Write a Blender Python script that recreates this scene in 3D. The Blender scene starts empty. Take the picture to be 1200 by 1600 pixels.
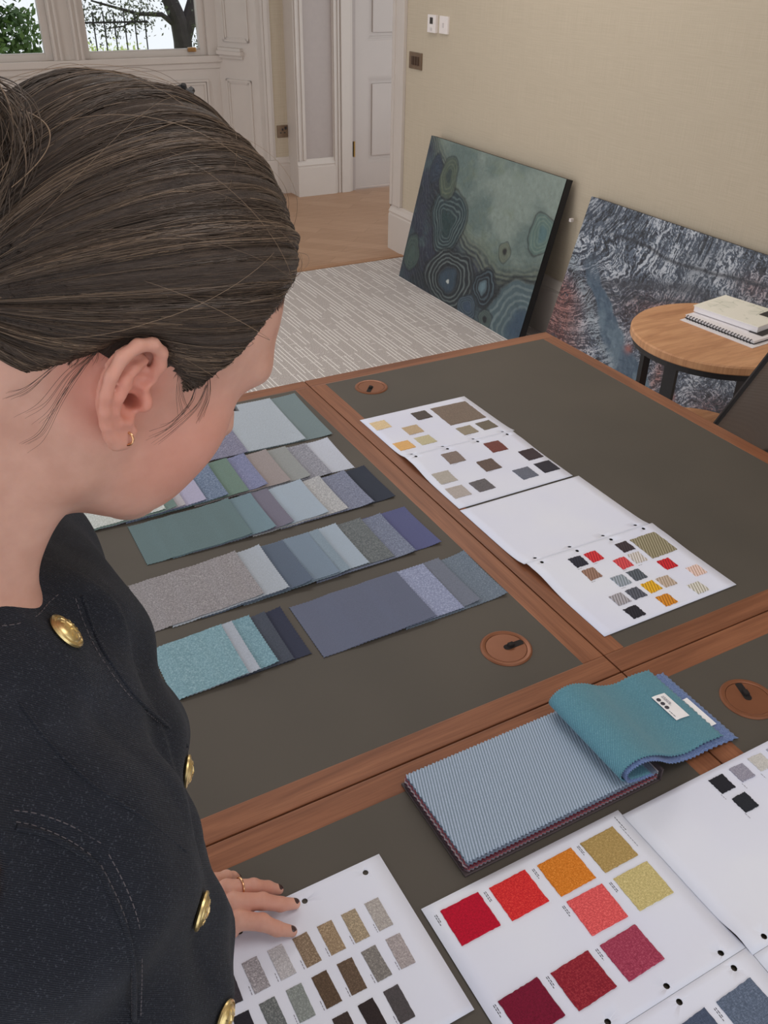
import bpy, bmesh, math, random
import numpy as np
from mathutils import Vector, Matrix, geometry
random.seed(4); rng = np.random.default_rng(7)
S = bpy.context.scene
C = S.collection
# ---------------------------------------------------------------- camera, world, lights, exposure
cam_d = bpy.data.cameras.new('camera'); cam = bpy.data.objects.new('camera', cam_d); C.objects.link(cam)
FW = Vector((0.40811101, 0.73313804, -0.54401656)); RT = Vector((0.87870398, -0.47709072, 0.01624108)); UP = Vector((0.2476383, 0.48465768, 0.83891728))
cam.matrix_world = Matrix(((RT.x, UP.x, -FW.x, 0), (RT.y, UP.y, -FW.y, 0), (RT.z, UP.z, -FW.z, 1.67852), (0, 0, 0, 1)))
cam_d.sensor_fit = 'VERTICAL'; cam_d.sensor_height = 24; cam_d.lens = 24 * 1363.09 / 1600; cam_d.clip_start = .02
S.camera = cam
w = bpy.data.worlds.new('overcast_sky'); S.world = w; w.use_nodes = True
bgn = w.node_tree.nodes['Background']; bgn.inputs[0].default_value = (.90, .95, 1.0, 1); bgn.inputs[1].default_value = 1.5
def area(name, loc, target, size, power, colr, sy=None):
    l = bpy.data.lights.new(name, 'AREA'); l.energy = power; l.color = colr; l.shape = 'RECTANGLE'; l.size = size; l.size_y = sy or size
    o = bpy.data.objects.new(name, l); C.objects.link(o); o.location = loc
    o.rotation_euler = (Vector(target) - Vector(loc)).to_track_quat('-Z', 'Y').to_euler(); return o
area('ceiling_lights', (1.5, 3.4, 2.94), (1.5, 3.4, 0), 2.2, 38, (1, .96, .92), 1.0)
area('near_desk_light', (.9, .2, 2.6), (.7, .5, .74), 1.0, 11, (1, .97, .95), 1.0)  # soft square area light aimed down at the near desk, no fitting modelled
area('daylight_window', (-2.2, 4.4, 1.7), (1.2, 2.4, .8), 1.8, 30, (.92, .96, 1), 1.8)
S.view_settings.view_transform = 'Standard'; S.view_settings.look = 'None'; S.view_settings.gamma = 1
S.view_settings.use_curve_mapping = False; S.view_settings.exposure = -0.25

# ---------------------------------------------------------------- helpers
def lin(c):
    c = c / 255.
    return c / 12.92 if c <= .04045 else ((c + .055) / 1.055) ** 2.4
K = 1.25
def sc(r, g, b, k=None):
    k = k or K
    return (min(lin(r) * k, .93), min(lin(g) * k, .93), min(lin(b) * k, .93), 1)
MATS = {}
def newmat(name):
    m = bpy.data.materials.new(name); m.use_nodes = True
    return m, m.node_tree, m.node_tree.nodes['Principled BSDF']
def N(t, kind, **kw):
    n = t.nodes.new('ShaderNode' + kind)
    for k, v in kw.items():
        if k in n.inputs: n.inputs[k].default_value = v
        else: setattr(n, k, v)
    return n
def coords(t, scale=(1, 1, 1), which='Object', rot=(0, 0, 0)):
    c = N(t, 'TexCoord'); mp = N(t, 'Mapping'); mp.inputs['Scale'].default_value = scale; mp.inputs['Rotation'].default_value = rot
    t.links.new(c.outputs[which], mp.inputs['Vector']); return mp.outputs[0]
def noise(t, vec, scale, detail=3, rough=.55, dist=0):
    n = N(t, 'TexNoise', Scale=scale, Detail=detail, Roughness=rough, Distortion=dist); t.links.new(vec, n.inputs['Vector']); return n.outputs['Fac']
def ramp(t, fac, stops):
    r = N(t, 'ValToRGB'); e = r.color_ramp.elements
    while len(e) < len(stops): e.new(.5)
    for i, (p, c) in enumerate(stops): e[i].position = p; e[i].color = c
    t.links.new(fac, r.inputs[0]); return r.outputs[0]
def mixc(t, fac, a, b, typ='MIX'):
    m = N(t, 'Mix', data_type='RGBA', blend_type=typ)
    for s, v in ((m.inputs['Factor'], fac), (m.inputs[6], a), (m.inputs[7], b)):
        if hasattr(v, 'links'): t.links.new(v, s)
        else: s.default_value = v
    return m.outputs[2]
def mth(t, op, a, b=None, c=None):
    m = N(t, 'Math', operation=op)
    for i, v in enumerate((a, b, c)):
        if v is None: continue
        if hasattr(v, 'links'): t.links.new(v, m.inputs[i])
        else: m.inputs[i].default_value = v
    return m.outputs[0]
def bump(t, b, h, strength=.3, dist=.002):
    n = N(t, 'Bump', Strength=strength, Distance=dist); t.links.new(h, n.inputs['Height']); t.links.new(n.outputs[0], b.inputs['Normal'])
def plain(name, c, rough=.5, metal=0, var=.06, ns=30, bs=.0, spec=.5, k=None):
    if name in MATS: return MATS[name]
    m, t, b = newmat(name); v = coords(t); f = noise(t, v, ns)
    c = sc(*c, k) if len(c) == 3 else c
    d = tuple(x * (1 - var) for x in c[:3]) + (1,); e = tuple(min(1, x * (1 + var)) for x in c[:3]) + (1,)
    t.links.new(ramp(t, f, [(.3, d), (.7, e)]), b.inputs['Base Color'])
    b.inputs['Roughness'].default_value = rough; b.inputs['Metallic'].default_value = metal; b.inputs['Specular IOR Level'].default_value = spec
    if bs: bump(t, b, f, bs)
    MATS[name] = m; return m
def fabric(c, c2=None, ns=900, contrast=.25, weave='plain', stripes=None, rough=.95):
    """woven cloth: speckle between two yarn colours, weave bump"""
    key = ('fabric', c, c2, ns, contrast, weave, stripes)
    if key in MATS: return MATS[key]
    m, t, b = newmat('woven_fabric')
    tn = lambda q: (min(1, q[0] * .98), q[1] * .965, min(1, q[2] * 1.07), 1) if abs(c[0] - c[2]) < 60 else q
    base = tn(sc(*c)); contrast *= 1.05; lo = tuple(x * (1 - contrast) for x in base[:3]) + (1,); hi = tn(sc(*c2)) if c2 else tuple(min(1, x * (1 + contrast)) for x in base[:3]) + (1,)
    v = coords(t); va = coords(t, (1, .35, 1)); vb = coords(t, (.35, 1, 1))
    ns = ns * 2.3; f1 = noise(t, va, ns, 3); f2 = noise(t, vb, ns, 3); f = mth(t, 'MULTIPLY', mth(t, 'ADD', f1, f2), .5)
    colr = ramp(t, f, [(.38, lo), (.5, base), (.62, hi)])
    if stripes:
        ang, freq, dark = stripes
        w_ = N(t, 'TexWave', Scale=freq, Distortion=.25); w_.bands_direction = 'X'
        t.links.new(coords(t, (1, 1, 1), 'Object', (0, 0, ang)), w_.inputs['Vector'])
        dk = sc(*dark); colr = mixc(t, ramp(t, w_.outputs['Fac'], [(.25, (0, 0, 0, 1)), (.55, (1, 1, 1, 1))]), dk, colr); f = w_.outputs['Fac']
    t.links.new(colr, b.inputs['Base Color']); b.inputs['Roughness'].default_value = rough
    b.inputs['Specular IOR Level'].default_value = .15; b.inputs['Sheen Weight'].default_value = .15
    bump(t, b, f, .5, .0006); MATS[key] = m; return m

def link(name, me, mat, parent=None, smooth=False, **props):
    if mat is not None:
        for mm in (mat if isinstance(mat, (list, tuple)) else [mat]): me.materials.append(mm)
    if smooth: me.polygons.foreach_set('use_smooth', [True] * len(me.polygons))
    o = bpy.data.objects.new(name, me); C.objects.link(o)
    if parent: o.parent = parent
    for k, v in props.items(): o[k] = v
    return o
def empty(name, loc=(0, 0, 0), rz=0, label=None, category=None, group=None, kind=None):
    o = bpy.data.objects.new(name, None); C.objects.link(o); o.location = loc; o.rotation_euler.z = rz; o.empty_display_size = .05
    tag(o, label, category, group, kind); return o
def tag(o, label=None, category=None, group=None, kind=None):
    for k, v in (('label', label), ('category', category), ('group', group), ('kind', kind)):
        if v: o[k] = v
    return o
def mesh(name, verts, faces, uvs=None):
    me = bpy.data.meshes.new(name); me.from_pydata([tuple(v) for v in verts], [], [tuple(f) for f in faces])
    if uvs is not None:
        l = me.uv_layers.new(name='uv'); vi = np.empty(len(me.loops), int); me.loops.foreach_get('vertex_index', vi)
        l.data.foreach_set('uv', np.asarray(uvs, float)[vi].ravel())
    me.update(); return me
def npmesh(name, V, F, smooth=True):
    """fast numpy mesh; F is (n,3) or (n,4)"""
    me = bpy.data.meshes.new(name); V = np.asarray(V, np.float32); F = np.asarray(F, np.int32); k = F.shape[1]
    me.vertices.add(len(V)); me.vertices.foreach_set('co', V.ravel()); me.loops.add(F.size); me.loops.foreach_set('vertex_index', F.ravel())
    me.polygons.add(len(F)); me.polygons.foreach_set('loop_start', np.arange(0, F.size, k, dtype=np.int32))
    try: me.polygons.foreach_set('loop_total', np.full(len(F), k, np.int32))
    except Exception: pass
    me.update(calc_edges=True); me.validate()
    if smooth: me.polygons.foreach_set('use_smooth', np.ones(len(me.polygons), bool))
    return me
class B:
    """a bmesh collector with uv (u runs along the grain, in metres)"""
    def __init__(s): s.bm = bmesh.new(); s.uv = s.bm.loops.layers.uv.new('uv')
    def box(s, x0, x1, y0, y1, z0, z1, grain=None, off=0, bev=0, M=None):
        vs = [s.bm.verts.new((x, y, z)) for x in (x0, x1) for y in (y0, y1) for z in (z0, z1)]
        fs = [s.bm.faces.new([vs[i] for i in q]) for q in ((0, 1, 3, 2), (4, 6, 7, 5), (0, 4, 5, 1), (2, 3, 7, 6), (0, 2, 6, 4), (1, 5, 7, 3))]
        d = (x1 - x0, y1 - y0, z1 - z0); g = grain if grain is not None else d.index(max(d))
        if bev:
            r = bmesh.ops.bevel(s.bm, geom=list({e for f in fs for e in f.edges}), offset=bev, segments=2, affect='EDGES', profile=.7)
            fs = list({f for f in r['faces']} | {f for v in vs if v.is_valid for f in v.link_faces})
            fs = list({f for ff in fs if ff.is_valid for f in [ff]})
            seen = set(); st = list(fs)
            while st:
                f = st.pop()
                if f in seen: continue
                seen.add(f)
                for e in f.edges: st.extend(e.link_faces)
            fs = list(seen)
        for f in fs:
            for l in f.loops:
                c = l.vert.co; oth = [c[i] for i in range(3) if i != g]
                l[s.uv].uv = (c[g] + off, oth[0] + oth[1] + off * .7)
        if M is not None: bmesh.ops.transform(s.bm, matrix=M, verts=list({v for f in fs for v in f.verts}))
        return s
    def prism(s, pts, z0, z1, M=None, off=0):
        n = len(pts); a = [s.bm.verts.new((p[0], p[1], z0)) for p in pts]; b = [s.bm.verts.new((p[0], p[1], z1)) for p in pts]
        fs = [s.bm.faces.new(a[::-1]), s.bm.faces.new(b)] + [s.bm.faces.new((a[i], a[(i + 1) % n], b[(i + 1) % n], b[i])) for i in range(n)]
        for f in fs:
            for l in f.loops: l[s.uv].uv = (l.vert.co.y + off, l.vert.co.x + l.vert.co.z)
        if M is not None: bmesh.ops.transform(s.bm, matrix=M, verts=a + b)
        return s
    def lathe(s, prof, n=48, c=(0, 0, 0), M=None):
        rings = []
        for r, z in prof:
            rings.append([s.bm.verts.new((c[0] + r * math.cos(2 * math.pi * i / n), c[1] + r * math.sin(2 * math.pi * i / n), c[2] + z)) for i in range(n)] if r > 1e-6 else [s.bm.verts.new((c[0], c[1], c[2] + z))])
        nf = []
        for a, b in zip(rings, rings[1:]):
            for i in range(n):
                j = (i + 1) % n
                q = [a[i % len(a)], a[j % len(a)], b[j % len(b)], b[i % len(b)]]; q = list(dict.fromkeys(q))
                if len(q) > 2: nf.append(s.bm.faces.new(q))
        for f in nf:
            for l in f.loops: l[s.uv].uv = (l.vert.co.x, l.vert.co.y)
        if M is not None: bmesh.ops.transform(s.bm, matrix=M, verts=[v for r in rings for v in r])
        return s
    def tube(s, pts, r, n=8, caps=True):
        pts = [Vector(p) for p in pts]; rr = r if isinstance(r, (list, tuple)) else [r] * len(pts); rings = []
        for i, p in enumerate(pts):
            d = (pts[min(i + 1, len(pts) - 1)] - pts[max(i - 1, 0)]).normalized()
            a = d.orthogonal().normalized() if i == 0 else (pa - d * pa.dot(d)).normalized(); pa = a; b = d.cross(a)
            rings.append([s.bm.verts.new(p + (a * math.cos(2 * math.pi * k / n) + b * math.sin(2 * math.pi * k / n)) * rr[i]) for k in range(n)])
        for a, b in zip(rings, rings[1:]):
            for k in range(n): s.bm.faces.new((a[k], a[(k + 1) % n], b[(k + 1) % n], b[k]))
        if caps: s.bm.faces.new(rings[0][::-1]); s.bm.faces.new(rings[-1])
        return s
    def done(s, name, mat, parent=None, smooth=False, **props):
        bmesh.ops.recalc_face_normals(s.bm, faces=s.bm.faces[:])
        me = bpy.data.meshes.new(name); s.bm.to_mesh(me); s.bm.free()
        o = link(name, me, mat, parent, **props)
        if smooth:
            me.polygons.foreach_set('use_smooth', [True] * len(me.polygons))
            try: me.set_sharp_from_angle(angle=math.radians(38))
            except Exception: pass
        return o
def structure(o): o['kind'] = 'structure'; return o

# ---------------------------------------------------------------- materials
def wood(name, c_dark, c_mid, c_light, along=2.2, across=38, rough=.42, which='UV'):
    m, t, b = newmat(name); v = coords(t, (along, across, 1), which); v2 = coords(t, (along * 5, across * 9, 1), which)
    f = noise(t, v, 1.0, 5, .6, .8); g = noise(t, v2, 1.0, 3)
    c = ramp(t, f, [(.3, sc(*c_dark)), (.5, sc(*c_mid)), (.72, sc(*c_light))])
    c = mixc(t, mth(t, 'MULTIPLY', ramp(t, g, [(.45, (0, 0, 0, 1)), (.62, (1, 1, 1, 1))]), .35), c, sc(*c_dark))
    t.links.new(c, b.inputs['Base Color']); b.inputs['Roughness'].default_value = rough; b.inputs['Specular IOR Level'].default_value = .35
    bump(t, b, g, .12, .0006); return m
M_walnut = wood('walnut_veneer', (104, 63, 42), (128, 81, 56), (144, 94, 66))
M_oak = wood('oak_veneer', (160, 112, 78), (186, 137, 99), (203, 156, 116), 3, 26)
M_white = plain('white_eggshell_paint', (178, 168, 160), .45, var=.02, ns=6)
M_black = plain('black_powder_coated_steel', (34, 32, 33), .45, var=.1)
def make_wall():
    m, t, b = newmat('beige_grasscloth_wall'); v1 = coords(t, (1, 1, 60)); v2 = coords(t, (60, 60, 1)); f1 = noise(t, v1, 6, 3); f2 = noise(t, v2, 6, 3)
    f = mth(t, 'MULTIPLY', mth(t, 'ADD', f1, f2), .5)
    t.links.new(ramp(t, f, [(.35, sc(163, 150, 131)), (.65, sc(174, 161, 142))]), b.inputs['Base Color']); b.inputs['Roughness'].default_value = .85
    bump(t, b, f, .2, .001); return m
M_wall = make_wall()
def make_leather():
    m, t, b = newmat('olive_grey_leather'); v = coords(t); f = noise(t, v, 700, 2); g = noise(t, v, 3, 2)
    t.links.new(ramp(t, g, [(.3, sc(72, 67, 61)), (.7, sc(79, 73, 66))]), b.inputs['Base Color']); b.inputs['Roughness'].default_value = .55
    b.inputs['Specular IOR Level'].default_value = .3; bump(t, b, f, .15, .0004); return m
M_leather = make_leather()
def make_carpet():
    m, t, b = newmat('grey_linear_carpet'); tc = N(t, 'TexCoord'); sp = N(t, 'SeparateXYZ'); t.links.new(tc.outputs['Object'], sp.inputs[0]); x, y = sp.outputs[0], sp.outputs[1]
    wob = mth(t, 'MULTIPLY', mth(t, 'SUBTRACT', noise(t, tc.outputs['Object'], 9, 2), .5), .006)
    xs = mth(t, 'DIVIDE', mth(t, 'ADD', x, wob), .021); cx = mth(t, 'FLOOR', xs); fx = mth(t, 'ABSOLUTE', mth(t, 'SUBTRACT', mth(t, 'FRACT', xs), .5))
    line = mth(t, 'LESS_THAN', fx, .13)
    cb = N(t, 'CombineXYZ'); t.links.new(cx, cb.inputs[0]); wn = N(t, 'TexWhiteNoise', noise_dimensions='2D'); t.links.new(cb.outputs[0], wn.inputs['Vector'])
    ys = mth(t, 'ADD', mth(t, 'DIVIDE', y, .17), mth(t, 'MULTIPLY', wn.outputs['Value'], 7)); cy = mth(t, 'FLOOR', ys)
    cb2 = N(t, 'CombineXYZ'); t.links.new(cx, cb2.inputs[0]); t.links.new(cy, cb2.inputs[1]); wn2 = N(t, 'TexWhiteNoise', noise_dimensions='2D'); t.links.new(cb2.outputs[0], wn2.inputs['Vector'])
    on = mth(t, 'MULTIPLY', line, mth(t, 'GREATER_THAN', wn2.outputs['Value'], .38))
    fy = mth(t, 'MULTIPLY', mth(t, 'LESS_THAN', mth(t, 'FRACT', mth(t, 'DIVIDE', y, .085)), .07), mth(t, 'GREATER_THAN', noise(t, coords(t, (9, .3, 1)), 4, 1), .56))
    on = mth(t, 'MAXIMUM', on, mth(t, 'MULTIPLY', fy, .7))
    pile = noise(t, coords(t), 260, 3, .7)
    c = ramp(t, pile, [(.36, sc(128, 121, 119)), (.5, sc(166, 159, 156)), (.66, sc(200, 194, 191))])
    c = mixc(t, mth(t, 'MULTIPLY', on, .72), c, sc(226, 221, 218))
    t.links.new(c, b.inputs['Base Color']); b.inputs['Roughness'].default_value = 1; b.inputs['Specular IOR Level'].default_value = .1; bump(t, b, pile, .6, .004); return m
M_carpet = make_carpet()
def make_planks():
    m, t, b = newmat('oak_herringbone_boards'); v = coords(t, (1, 1, 1), 'Object', (0, 0, math.radians(45)))
    br = N(t, 'TexBrick', Scale=1.0); br.inputs['Brick Width'].default_value = .62; br.inputs['Row Height'].default_value = .12; br.inputs['Mortar Size'].default_value = .0012
    br.inputs['Color1'].default_value = sc(150, 117, 92); br.inputs['Color2'].default_value = sc(164, 131, 106); br.inputs['Mortar'].default_value = sc(110, 84, 64)
    t.links.new(v, br.inputs['Vector']); g = noise(t, coords(t, (2, 30, 1), 'Object', (0, 0, math.radians(45))), 2, 4)
    t.links.new(mixc(t, .35, br.outputs['Color'], ramp(t, g, [(.3, sc(136, 104, 80)), (.7, sc(172, 140, 114))])), b.inputs['Base Color']); b.inputs['Roughness'].default_value = .5; return m
M_planks = make_planks()

# ---------------------------------------------------------------- the room
XW = 2.85
structure(B().box(-2.6, 4.6, -2.2, 7.6, 3.0, 3.1).done('ceiling', M_white))
structure(B().box(-2.6, XW + .02, -2.2, 4.87, -.03, 0).done('floor', M_carpet))
structure(B().box(-2.6, 4.6, 4.905, 7.6, -.03, .002).done('floor_hall', M_planks))
structure(B().box(-2.6, 2.86, 4.865, 4.91, -.02, .006, grain=0).done('trim_1', M_oak if False else wood('threshold_oak', (134, 98, 70), (152, 114, 84), (166, 128, 98), 3, 26)))
structure(B().box(XW, XW + .24, -2.2, 5.0, 0, 3.0).done('wall_right', M_wall))
def skirting(name, p0, p1, nrm, h=.29, th=.03):
    """moulded skirting from p0 to p1, standing out along nrm"""
    p0, p1, nrm = Vector((*p0, 0)), Vector((*p1, 0)), Vector((*nrm, 0))
    prof = [(0, 0), (th, 0), (th, h * .78), (th * .8, h * .80), (th * .8, h * .83), (th * .95, h * .85), (th * .55, h * .93), (th * .35, h), (0, h)]
    v = [p + nrm * a + Vector((0, 0, z)) for p in (p0, p1) for a, z in prof]; n = len(prof)
    f = [(i, (i + 1) % n, n + (i + 1) % n, n + i) for i in range(n)] + [tuple(range(n))[::-1], tuple(range(n, 2 * n))]
    return structure(link(name, mesh(name, v, f), M_white))
skirting('baseboard_right', (XW, 5.085), (XW, -2.2), (-1, 0), .285, .03)
# end of the right wall: white lining, architrave on the room face
b = B().box(XW - .014, XW + .26, 5.0, 5.07, 0, 3.0).box(XW - .022, XW, 4.955, 5.078, .285, 3.0, bev=.004).box(XW - .030, XW, 5.05, 5.078, .285, 3.0, bev=.004)
structure(b.done('trim_2', M_white))
b = B().box(XW - .016, XW - .006, 5.078, 5.084, .27, .37).done('strike_plate', M_black); tag(b, 'narrow dark metal plate at the foot of the white doorway lining', 'door hardware')
# back wall of the hall with alcove
structure(B().box(XW, 3.36, 6.62, 6.86, 0, 3.0).done('wall_back', plain('pale_grey_panel_paint', (154, 143, 138), .5, var=.02)))
structure(B().box(2.60, XW, 6.77, 6.86, 0, 3.0).done('wall_alcove', M_wall))
structure(B().box(4.2, 4.6, 6.62, 6.86, 0, 3.0).box(3.36, 4.2, 6.62, 6.86, 2.2, 3.0).done('wall_back_right', M_wall))
def casing(b, x0, x1, y, z0, z1, step=True):
    """vertical architrave on a face looking to -y"""
    w_ = x1 - x0
    b.box(x0, x1, y - .018, y, z0, z1)
    b.box(x0 + w_ * .08, x0 + w_ * .32, y - .032, y - .018, z0, z1, bev=.004)
    b.box(x0 + w_ * .62, x0 + w_ * .86, y - .026, y - .018, z0, z1, bev=.003)
b = B(); casing(b, 2.852, 2.925, 6.62, .27, 3.0); casing(b, 3.160, 3.225, 6.62, .0, 3.0); structure(b.done('trim_3', M_white))
b = B().box(3.225, 3.300, 6.585, 6.62, 0, 3.0, bev=.004).box(3.300, 3.325, 6.60, 6.72, 0, 3.0).box(3.325, 3.357, 6.63, 6.72, 0, 3.0); structure(b.done('trim_4', M_white))
skirting('baseboard_back', (2.845, 6.62), (3.165, 6.62), (0, -1), .275, .035)
skirting('baseboard_alcove', (2.69, 6.77), (2.85, 6.77), (0, -1), .275, .02)
structure(B().box(2.848, 2.85, 6.6, 6.77, 0, .27).box(2.846, 2.853, 6.60, 6.77, .27, 3.0).done('trim_5', M_white))
# panelled door, slightly recessed
dr = empty('door_1', (3.355, 6.62, 0)); structure(dr)
b = B().box(0, .84, .02, .05, .02, 2.1)
for (za, zb) in ((.24, .83), (1.10, 1.95)):
    for (xa, xb) in ((.125, .40), (.50, .76)):
        pass
PA = plain('white_door_paint', (170, 160, 154), .4, var=.02, ns=4)
b = B().box(0, .84, .030, .055, .02, 2.1); 
for x0, x1 in ((0, .112), (.40, .47), (.728, .84)): b.box(x0, x1, .012, .03, .02, 2.1)
for z0, z1 in ((.02, .20), (.83, 1.08), (1.97, 2.1)): b.box(.1, .74, .0121, .03, z0, z1)
for za, zb in ((.20, .83), (1.08, 1.97)):
    for xa, xb in ((.112, .40), (.47, .728)):
        for k, (ins, yy) in enumerate(((0, .016), (.012, .022))):
            for bx in ((xa + ins, xa + ins + .012, za + ins + .012, zb - ins - .012), (xb - ins - .012, xb - ins, za + ins + .012, zb - ins - .012), (xa + ins, xb - ins, za + ins, za + ins + .012), (xa + ins, xb - ins, zb - ins - .012, zb - ins)):
                b.box(bx[0], bx[1], yy, .031, bx[2], bx[3])
        b.box(xa + .05, xb - .05, .018, .031, za + .05, zb - .05, bev=.008)
b.done('door_leaf', PA, dr)
hb = plain('aged_brass', (150, 118, 66), .45, .3, .15)
for z in (.26, 1.75):
    B().box(-.045, .002, .0, .012, z, z + .115, bev=.002).tube([(-.006, -.003, z), (-.006, -.003, z + .115)], .007).done('hinge', hb, dr)
# panelled window bay: post beside the alcove, splayed reveal, window wall at y=7.05
YB = 7.05
b = B()
casing(b, 2.60, 2.735, 6.78, .26, 3.0); b.box(2.59, 2.74, 6.74, 6.80, 0, .26, bev=.003)
structure(b.done('trim_6', M_white))
def splay(u0, u1, z0, z1, d0, d1, B_):
    """box on the splayed reveal: u along it from the bay (0) to the post (1), d depth in front"""
    a = Vector((2.44, YB - .02, 0)); c = Vector((2.60, 6.76, 0)); n = Vector((-(c - a).y, (c - a).x, 0)).normalized(); n = -n if n.y > 0 else n
    pts = [a.lerp(c, u0) + n * d0, a.lerp(c, u1) + n * d0, a.lerp(c, u1) + n * d1, a.lerp(c, u0) + n * d1]
    vs = [B_.bm.verts.new((p.x, p.y, z)) for z in (z0, z1) for p in pts]
    for q in ((0, 1, 2, 3), (7, 6, 5, 4), (0, 4, 5, 1), (1, 5, 6, 2), (2, 6, 7, 3), (3, 7, 4, 0)): B_.bm.faces.new([vs[i] for i in q])
b = B(); splay(-.1, 1.1, 0, 3, -.05, 0, b)
for za, zb in ((.28, .82), (1.07, 2.4)):
    for i in range(2):
        o_ = .05 * i; t_ = .05; dd = .012 - .005 * i
        splay(.12 + o_, .12 + o_ + t_, za, zb, 0, dd, b); splay(.88 - o_ - t_, .88 - o_, za, zb, 0, dd, b)
        splay(.12, .88, za + o_ * .25, za + o_ * .25 + .014, 0, dd, b); splay(.12, .88, zb - o_ * .25 - .014, zb - o_ * .25, 0, dd, b)
splay(-.02, .7, .985, 1.01, 0, .045, b); splay(-.02, .66, 1.01, 1.03, 0, .03, b); splay(0, .68, .96, .985, 0, .02, b)
splay(0, 1.02, 0, .25, 0, .025, b)
structure(b.done('wall_bay_reveal', M_white))
b = B()
b.box(-2.6, 2.46, YB, YB + .12, 0, .93)                      # apron below the windows
b.box(-2.6, 2.46, YB - .03, YB + .12, .93, .975, bev=.006).box(-2.6, 2.44, YB - .012, YB, .89, .93)
for x0, x1 in ((2.02, 2.33), (1.52, 1.93), (1.02, 1.43), (.5, .92), (0, .42)):
    for i in range(2):
        e = .02 * i; y = YB - .014 + .004 * i
        b.box(x0 + e, x1 - e, y, YB, .80 - e, .815 - e).box(x0 + e, x1 - e, y, YB, .30 + e, .315 + e).box(x0 + e, x0 + e + .015, y, YB, .315 + e, .80 - e).box(x1 - e - .015, x1 - e, y, YB, .315 + e, .80 - e)
b.box(-2.6, 2.44, YB - .025, YB, 0, .25)
structure(b.done('wall_window_bay', M_white))
# sash windows
def window(name, x0, x1, sillz):
    r = structure(empty(name, (0, YB, 0)))
    b = B(); b.box(x0 - .0, x1 + .0, .032, .088, .970, sillz - .0).box(x0 - .05, x0, .03, .09, .975, 2.6, bev=.004).box(x1, x1 + .05, .03, .09, .975, 2.6, bev=.004).box(x0, x1, .03, .09, 2.0, 2.05)
    b.box(x0, x1, .05, .09, sillz - .005, sillz + .006)
    b.done('window_frame', M_white, r)
    g, t, bs = newmat('window_glass'); bs.inputs['Transmission Weight'].default_value = 1; bs.inputs['IOR'].default_value = 1.02; bs.inputs['Roughness'].default_value = 0
    B().box(x0 - .01, x1 + .01, .060, .064, sillz - .01, 2.6).done('window_pane', g, r); return r
w1 = window('window_1', 1.49, 2.30, 1.012)
w2 = window('window_2', .30, 1.19, 1.012)
w3 = window('window_3', -.9, .0, 1.012)
B().box(2.20, 2.26, -.0, .03, 1.0, 1.03, bev=.006).done('sash_lift', plain('brass', (150, 112, 70), .3, 1), w1)
b = B(); b.box(1.24, 1.44, YB, YB + .12, .975, 2.6); casing(b, 1.235, 1.30, YB, .975, 2.6); casing(b, 1.38, 1.445, YB, .975, 2.6)
b.box(.05, .25, YB, YB + .12, .975, 2.6).box(2.35, 2.46, YB, YB + .12, .975, 2.6).box(-2.6, -.95, YB, YB + .12, .975, 2.6).box(-2.6, 2.46, YB, YB + .12, 2.6, 3.0)
structure(b.done('trim_7', M_white))
# wall fittings
def plate(name, y, z, hy, hz, th, mat, label, cat):
    r = empty(name, (XW, y, z), 0, label, cat); B().box(-th, 0, -hy, hy, -hz, hz, bev=.002).done('face_plate', mat, r); return r
PW = plain('white_plastic', (205, 196, 192), .35, var=.01)
r = plate('room_thermostat', 4.662, 1.328, .042, .043, .018, PW, 'white thermostat with a small dark display, left of two wall controls', 'thermostat')
B().box(-.0195, -.017, -.014, .016, -.001, .030).done('display', plain('dark_display', (48, 40, 38), .2), r)
B().box(-.021, -.017, -.010, .010, -.032, -.018, bev=.001).done('button', plain('grey_plastic', (180, 172, 170), .4), r)
r = plate('wall_switch', 4.548, 1.329, .042, .042, .012, PW, 'white wall switch plate, right of the thermostat', 'switch')
B().box(-.016, -.011, -.006, .006, -.012, .010, bev=.001).done('rocker', plain('grey_plastic', (180, 172, 170), .4), r)
PB = plain('bronze_plate', (112, 92, 74), .38, .5, .1)
r = plate('light_switch', 4.842, 1.130, .07, .043, .008, PB, 'square bronze switch plate beside the doorway, below the white controls', 'switch')
for i in range(3): B().box(-.012, -.007, -.042 + .029 * i, -.018 + .029 * i, -.022, .022, bev=.001).done('rocker', plain('dark_bronze', (72, 52, 38), .35, .4), r)
r = empty('power_socket', (2.80, 6.77, .462), 0, 'bronze power socket low on the beige wall of the alcove', 'socket')
B().box(-.044, .044, -.008, 0, -.044, .044, bev=.002).done('face_plate', PB, r)
b = B(); b.box(-.006, .006, -.010, -.007, .005, .022).box(-.022, -.010, -.010, -.007, -.014, -.006).box(.010, .022, -.010, -.007, -.014, -.006).box(.018, .034, -.013, -.007, .012, .034, bev=.001)
b.done('socket_holes', M_black, r)
B().box(-.018, 0, -.008, .008, -.008, .008, bev=.003).done('white_clip', PW, empty('wall_clip', (2.83, 3.29, .60), 0, 'tiny white clip on the beige wall at the edge of the teal canvas', 'clip'))

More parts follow.
